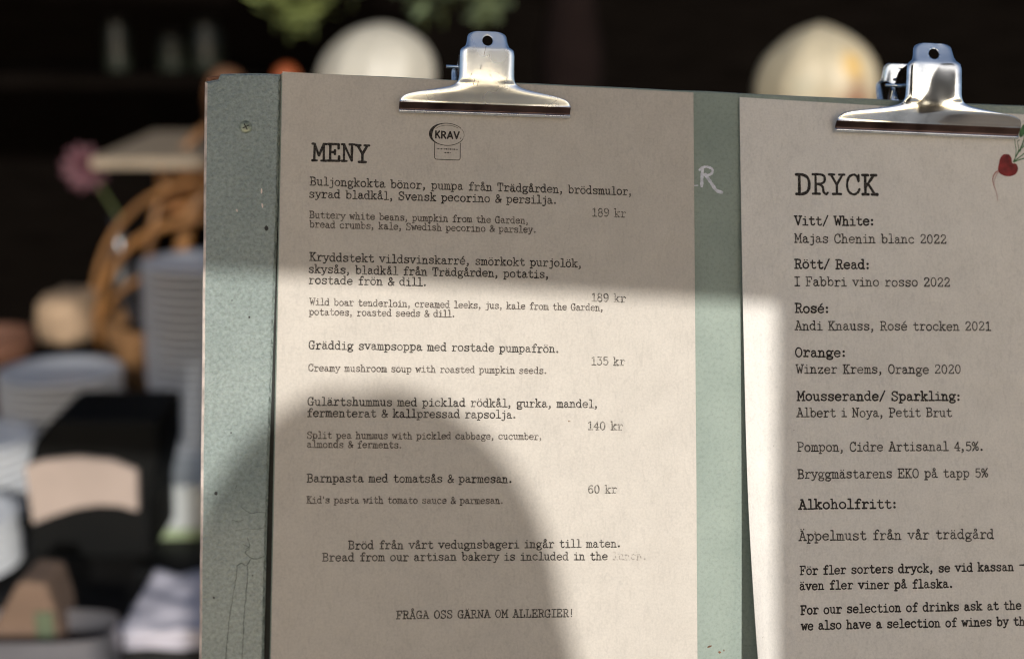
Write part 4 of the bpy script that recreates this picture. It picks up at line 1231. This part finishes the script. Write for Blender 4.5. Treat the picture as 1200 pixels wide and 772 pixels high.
# ---- grey tray
r, hw, hh, dp = standing_box('metal_tray', -120, 112, 772, 1.42, .08, None, 'shallow grey metal tray in the bottom corner of the picture', 'tray', z0=TABLE_Z)
mb = MB(); mb.lathe([(.0001, 0), (.98, 0), (1.0, .1), (1.03, 1.0), (.99, 1.0), (.96, .12), (.0001, .1)], 40)
mb.v = [(hw * math.copysign(abs(x / 1.03) ** .5, x), dp / 2 + dp / 2 * math.copysign(abs(y / 1.03) ** .5, y), max(hh, .02) * zz) for x, y, zz in mb.v]
mb.build('tray_body', M['grey_metal'], r, smooth=True, auto=40)

# ---- shelf unit with plank top behind the board
SH_Y0, SH_Y1 = 2.42, 2.86
shelf_z = at(180, 176, SH_Y0 / math.cos(PITCH) + .04).z
sx0, sx1 = at(130, 170, 2.55).x, at(1130, 170, 2.55).x
r = empty('shelf_unit', loc=(sx0, SH_Y0, 0)); tag(r, 'wooden shelf unit with a tan plank top standing behind the board', 'shelf')
W_ = sx1 - sx0
mb = MB(); mb.box(0, W_, 0, SH_Y1 - SH_Y0, shelf_z - .018, shelf_z); mb.build('plank_top', M['tan_wood'], r, bevel=.002)
mb = MB(); mb.box(.01, W_ - .01, SH_Y1 - SH_Y0 - .03, SH_Y1 - SH_Y0 - .015, shelf_z - .16, shelf_z - .0185); mb.build('back_panel', M['orange_wood'], r)
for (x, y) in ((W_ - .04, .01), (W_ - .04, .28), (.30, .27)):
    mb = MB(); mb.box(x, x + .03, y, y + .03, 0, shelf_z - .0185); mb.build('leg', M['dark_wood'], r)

# ---- basket with hoop handles on the table
bc = at(262, 470, 2.55)
r = empty('wicker_basket', loc=(bc.x, bc.y, TABLE_Z)); tag(r, 'wicker basket with tall bent cane hoops behind the tall plate stack', 'basket')
mb = MB(); mb.lathe([(.0001, .0), (.15, .0), (.19, .10), (.205, .16), (.20, .165), (.185, .10), (.145, .01), (.0001, .01)], 36); mb.build('basket_bowl', M['wicker'], r, smooth=True)


def hoop(w, h, y, lean, rad, lx=0.0):
    mb = MB(); pts = []
    for k in range(25):
        a = math.pi * k / 24
        pts.append((lx - w * math.cos(a) , y + lean * math.sin(a), .12 + h * math.sin(a) ** .85))
    mb.tube(pts, rad, 10)
    return mb.build('hoop', M['bent_wood'], r, smooth=True)


zt1 = at(170, 280, 2.5).z - TABLE_Z - .12
hoop(.20, zt1 + .05, -.05, -.02, .0075)
hoop(.185, zt1 - .02, -.10, -.03, .0055)
hoop(.215, zt1 + .10, .02, .02, .0055, lx=-.015)
zt2 = at(230, 205, 2.5).z - TABLE_Z - .12
hoop(.155, zt2, .06, .05, .009, lx=.06)
hoop(.17, zt2 + .09, .08, .06, .008, lx=.02)
mb = MB(); mb.tube([(-.09, .03, .12), (-.085, .03, zt2 * .7), (-.05, .04, zt2 + .06), (.02, .05, zt2 + .13)], .014, 8); mb.build('hoop', M['bent_wood'], r, smooth=True)

# ---- loaf on a stand, terracotta pot, bottle with the pink flower
lp = at(84, 392, 2.5)
r = empty('bread_loaf', loc=(lp.x, lp.y, lp.z)); tag(r, 'tan bread loaf on a dark crate behind the lower plate stack', 'bread')
mb = MB(); mb.lathe([(.0001, 0), (.9, .0), (1, .2), (1.03, .6), (.92, .88), (.6, .99), (.0001, 1.0)], 32)
mb.v = [(.047 * math.copysign(abs(x) ** .6, x), .075 * math.copysign(abs(y) ** .6, y), zz * .075 + .006 * noise.noise((x * 2, y * 2, zz))) for x, y, zz in mb.v]; mb.build('loaf_body', M['loaf'], r, smooth=True)
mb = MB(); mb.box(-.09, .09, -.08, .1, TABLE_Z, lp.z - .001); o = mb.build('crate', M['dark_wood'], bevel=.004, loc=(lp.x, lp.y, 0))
tag(o, 'dark crate on the table carrying the tan loaf', 'crate')
tp = at(-2, 470, 2.45)
r = empty('flower_pot', loc=(tp.x, tp.y, TABLE_Z)); tag(r, 'terracotta pot at the left picture edge behind the plates', 'pot')
ph = at(0, 385, 2.45).z - TABLE_Z
mb = MB(); mb.lathe([(.0001, 0), (.045, 0), (.058, ph * .8), (.066, ph * .8), (.068, ph), (.06, ph), (.056, ph * .85), (.0001, ph * .85)], 28); mb.build('pot_body', M['terracotta'], r, smooth=True, auto=40)
fp = at(98, 198, 2.3)
r = empty('bottle', loc=(fp.x - .02, fp.y + .25, TABLE_Z)); tag(r, 'dark glass bottle holding the pink flower', 'bottle')
bh = at(90, 262, 2.5).z - TABLE_Z
mb = MB(); mb.lathe([(.0001, 0), (.036, 0), (.038, .01), (.038, bh * .62), (.03, bh * .74), (.014, bh * .84), (.013, bh * .98), (.016, bh * .985), (.016, bh), (.010, bh), (.010, bh * .85), (.0001, bh * .84)], 28); mb.build('bottle_body', M['glass_dark'], r, smooth=True, auto=50)
fl = empty('flower', loc=r.location + Vector((0, 0, bh * .9))); tag(fl, 'dusky pink flower head on a stem in the dark bottle', 'flower')
o_ = Vector(fl.location)
head = at(101, 196, 2.5) - o_
mb = MB(); mb.tube([(0, 0, -.05), (0.002, 0, .03), (head.x * .6, head.y * .5, head.z * .7), tuple(head)], .003, 8); mb.build('stem', M['stem'], fl, smooth=True)
mb = MB()
for ring, (cnt, tilt, L_) in enumerate(((11, .25, .044), (10, .6, .042), (8, .95, .036), (6, 1.25, .028))):
    for k in range(cnt):
        a = 2 * math.pi * (k + .5 * ring) / cnt + random.uniform(-.1, .1)
        dr = Vector((math.cos(a) * math.cos(tilt), -math.sin(tilt), math.sin(a) * math.cos(tilt)))
        sd_ = Vector((-math.sin(a), 0, math.cos(a)))
        nn = dr.cross(sd_)
        vs_ = []
        for i in range(6):
            f = i / 5; w_ = .011 * math.sin(math.pi * (.12 + .8 * f))
            c_ = head + dr * L_ * f + nn * .006 * math.sin(f * 3)
            vs_ += [c_ + sd_ * w_, c_ + nn * .002, c_ - sd_ * w_]
        fs_ = []
        for i in range(5):
            fs_ += [(3 * i, 3 * i + 1, 3 * i + 4, 3 * i + 3), (3 * i + 1, 3 * i + 2, 3 * i + 5, 3 * i + 4)]
        mb.add(vs_, fs_)
mb.build('petals', M['petal'], fl, smooth=True)


# ---- gourds on the shelf
def gourd_material(name, base, patches):
    m, n, l, b = mat(name)
    tc = n.new('ShaderNodeTexCoord'); o = tc.outputs['Object']
    nz = N(n, 'ShaderNodeTexNoise'); nz.inputs['Scale'].default_value = 30; nz.inputs['Detail'].default_value = 5
    l.new(o, nz.inputs[0])
    r0 = ramp(n, [(0.3, [c * .86 for c in base]), (0.65, base)])
    l.new(nz.outputs[0], r0.inputs[0])
    last = r0.outputs[0]
    for (px, py, pz, rad, col, amt) in patches:
        vm = n.new('ShaderNodeVectorMath'); vm.operation = 'DISTANCE'; vm.inputs[1].default_value = (px, py, pz)
        l.new(o, vm.inputs[0])
        ad = n.new('ShaderNodeMath'); ad.operation = 'MULTIPLY_ADD'; ad.inputs[1].default_value = rad * 1.2; l.new(nz.outputs[0], ad.inputs[0]); l.new(vm.outputs['Value'], ad.inputs[2])
        mr = N(n, 'ShaderNodeMapRange'); mr.inputs[1].default_value = rad * .8; mr.inputs[2].default_value = rad * 1.9; mr.inputs[3].default_value = amt; mr.inputs[4].default_value = 0
        l.new(ad.outputs[0], mr.inputs[0])
        mx = n.new('ShaderNodeMix'); mx.data_type = 'RGBA'; l.new(mr.outputs[0], mx.inputs[0]); l.new(last, mx.inputs[6]); mx.inputs[7].default_value = (*col, 1)
        last = mx.outputs[2]
    l.new(last, b.inputs['Base Color'])
    b.inputs['Roughness'].default_value = 0.45
    return m


def gourd(name, px, py_top, half_px, d, col_mat, label, ribs=9, rib=.05, lean=0.0, knob=None, stem=True, point=.85):
    c = at(px, 150, d)
    rad = half_px * d / F_PX
    zt = at(px, py_top, d).z
    hgt = (zt - shelf_z) / 2
    r = empty(name, loc=(c.x, c.y, shelf_z)); tag(r, label, 'gourd')
    mb = MB(); prof = []
    for k in range(17):
        th = math.pi * k / 16
        prof.append((max(.0001, rad * math.sin(th) ** (.85 if k < 8 else .85 + (point - .85) * (k - 7) / 9)), hgt - hgt * math.cos(th)))
    mb.lathe(prof, 54, squash=lambda a, zz: 1 + rib * (abs(math.sin(a * ribs / 2)) - .6))
    vs_ = []
    for (x, y, zz) in mb.v:
        f = zz / (2 * hgt)
        x2 = x + lean * (f - .5) * rad
        if knob and x < 0: x2 = x - knob * rad * (max(0, 1 - f * 1.1) ** 1.2) * (abs(x) / rad) ** 2
        vs_.append((x2, y, zz + .004 * noise.noise((x * 18, y * 18, zz * 18))))
    mb.v = vs_
    mb.build('gourd_body', col_mat, r, smooth=True)
    if stem:
        mb = MB(); mb.tube([(lean * .4 * rad, 0, 2 * hgt - .006), (lean * .5 * rad + .004, 0, 2 * hgt + .008), (lean * .5 * rad + .012, 0.004, 2 * hgt + .018)], [.007, .005, .006], 8); mb.build('stalk', M['stem'], r, smooth=True)
    return r


white = gourd_material('white_gourd', (0.46, 0.43, 0.36), [(-.10, -.04, .09, .04, (.40, .35, .25), .7)])
gourd('white_pumpkin', 442, 26, 69, 2.70, white, 'round cream white pumpkin behind the bright clip', ribs=10, rib=.06, lean=.22, stem=False, point=1.15)
g2m = gourd_material('mottled_gourd', (0.46, 0.40, 0.28), [(.037, -.085, .138, .028, (.60, .36, .07), .85), (.045, -.09, .068, .05, (.20, .08, .045), .95), (-.05, -.09, .105, .022, (.33, .33, .26), .55)])
gourd('pattypan_squash', 958, 26, 66, 2.70, g2m, 'pale squash with a yellow patch and brownish underside beside the tarnished clip', ribs=7, rib=.07, knob=.30, stem=False, lean=-.12, point=1.5)
om = gourd_material('orange_gourd', (0.26, 0.06, 0.015), [])
gourd('orange_pumpkin', 338, 74, 20, 2.62, om, 'small orange pumpkin between the board edge and the white pumpkin', ribs=8, rib=.08, stem=False)
gourd('orange_pumpkin', 268, 78, 26, 2.74, gourd_material('dull_gourd', (0.12, 0.055, 0.025), []), 'small dull brown pumpkin over the broken corner of the board', ribs=8, rib=.08, stem=False)
vp = at(668, 150, 2.75)
r = empty('clay_vase', loc=(vp.x, vp.y, shelf_z)); tag(r, 'tall dark mauve clay vase on the shelf to the right of the bright clip', 'vase')
mb = MB(); mb.lathe([(.0001, 0), (.04, 0), (.058, .08), (.062, .16), (.042, .27), (.03, .33), (.036, .37), (.028, .37), (.0001, .3)], 28); mb.build('vase_body', M['clay'], r, smooth=True)
# dim jars on a high ledge at the back
lz = at(200, 80, 3.3).z
mb = MB(); mb.box(-1.6, -.4, 3.15, 3.45, lz - .03, lz); tag(mb.build('ledge', M['dark_wood']), 'dim high ledge on the back wall carrying jars', 'shelf')
for i, (px, hpx, rpx, lab) in enumerate(((150, 52, 15, 'squat greenish jar on the dim high ledge'), (212, 36, 17, 'dim grey jar in the middle of the high ledge'), (252, 50, 19, 'pale jar nearest the board on the dim high ledge'))):
    c = at(px, 70, 3.3); k = 3.3 / F_PX
    r = empty('glass_jar', loc=(c.x, 3.27, lz)); tag(r, lab, 'jar', 'jars on the high ledge')
    rr_, h_ = rpx * k, hpx * k
    mb = MB(); mb.lathe([(.0001, 0), (rr_ * .9, 0), (rr_, .01), (rr_, h_ * .75), (rr_ * .75, h_ * .88), (rr_ * .75, h_), (.0001, h_)], 24); mb.build('jar_body', M['jar'], r, smooth=True, auto=40)
    mb = MB(); mb.lathe([(.0001, h_ + .001), (rr_ * .8, h_ + .001), (rr_ * .8, h_ + .014), (.0001, h_ + .014)], 24); mb.build('lid', M['black'], r)


# ---- leafy sprays hanging in from above
def spray(name, px, py, d, spread, drop, count, mat_, label, seed):
    rnd = random.Random(seed)
    tip = at(px, py, d)
    r = empty(name, loc=tip); tag(r, label, 'branch', 'leafy sprays hanging in above the pumpkins')
    mbs, mbl = MB(), MB()
    H0 = 2.35 - tip.z
    for k in range(7):
        ex, ey, ez = rnd.uniform(-spread, spread), rnd.uniform(-spread * .6, spread * .6), rnd.uniform(-drop, drop * .4)
        pts = catmull([(ex * .1, ey * .1, H0), (ex * .35, ey * .3, H0 * .6), (ex * .8, ey * .8, .16), (ex, ey, ez)], 6)
        mbs.tube(pts, .0022, 6)
        for j in range(count // 7):
            f = rnd.uniform(.45, 1.0)
            base = pts[int(f * (len(pts) - 1))]
            a = rnd.uniform(0, 6.28); el = rnd.uniform(-1.0, .4)
            dr = Vector((math.cos(a) * math.cos(el), math.sin(a) * math.cos(el), math.sin(el)))
            sd_ = dr.cross(Vector((rnd.uniform(-.4, .4), rnd.uniform(-.4, .4), 1))).normalized()
            nn = dr.cross(sd_)
            L_ = rnd.uniform(.036, .066); w0 = L_ * rnd.uniform(.24, .36)
            vs_ = []
            for i in range(6):
                g = i / 5; w_ = w0 * math.sin(math.pi * (.06 + .9 * g)); c_ = base + dr * L_ * g - nn * .008 * g * g
                vs_ += [c_ + sd_ * w_ + nn * .003, c_, c_ - sd_ * w_ + nn * .003]
            fs_ = []
            for i in range(5): fs_ += [(3 * i, 3 * i + 1, 3 * i + 4, 3 * i + 3), (3 * i + 1, 3 * i + 2, 3 * i + 5, 3 * i + 4)]
            mbl.add(vs_, fs_)
    mbs.build('twig', M['stem'], r, smooth=True)
    mbl.build('leaves', mat_, r, smooth=True)


spray('leafy_branch', 350, 14, 2.62, .085, .07, 230, M['leaf'], 'yellow-green leafy spray hanging above the left of the white pumpkin', 3)
spray('leafy_branch', 548, 4, 2.66, .09, .055, 200, M['leaf2'], 'grey-green leafy spray hanging above the bright clip', 8)
spray('leafy_branch', 450, -14, 2.75, .075, .045, 100, M['leaf2'], 'thin leafy spray hanging above the white pumpkin', 12)
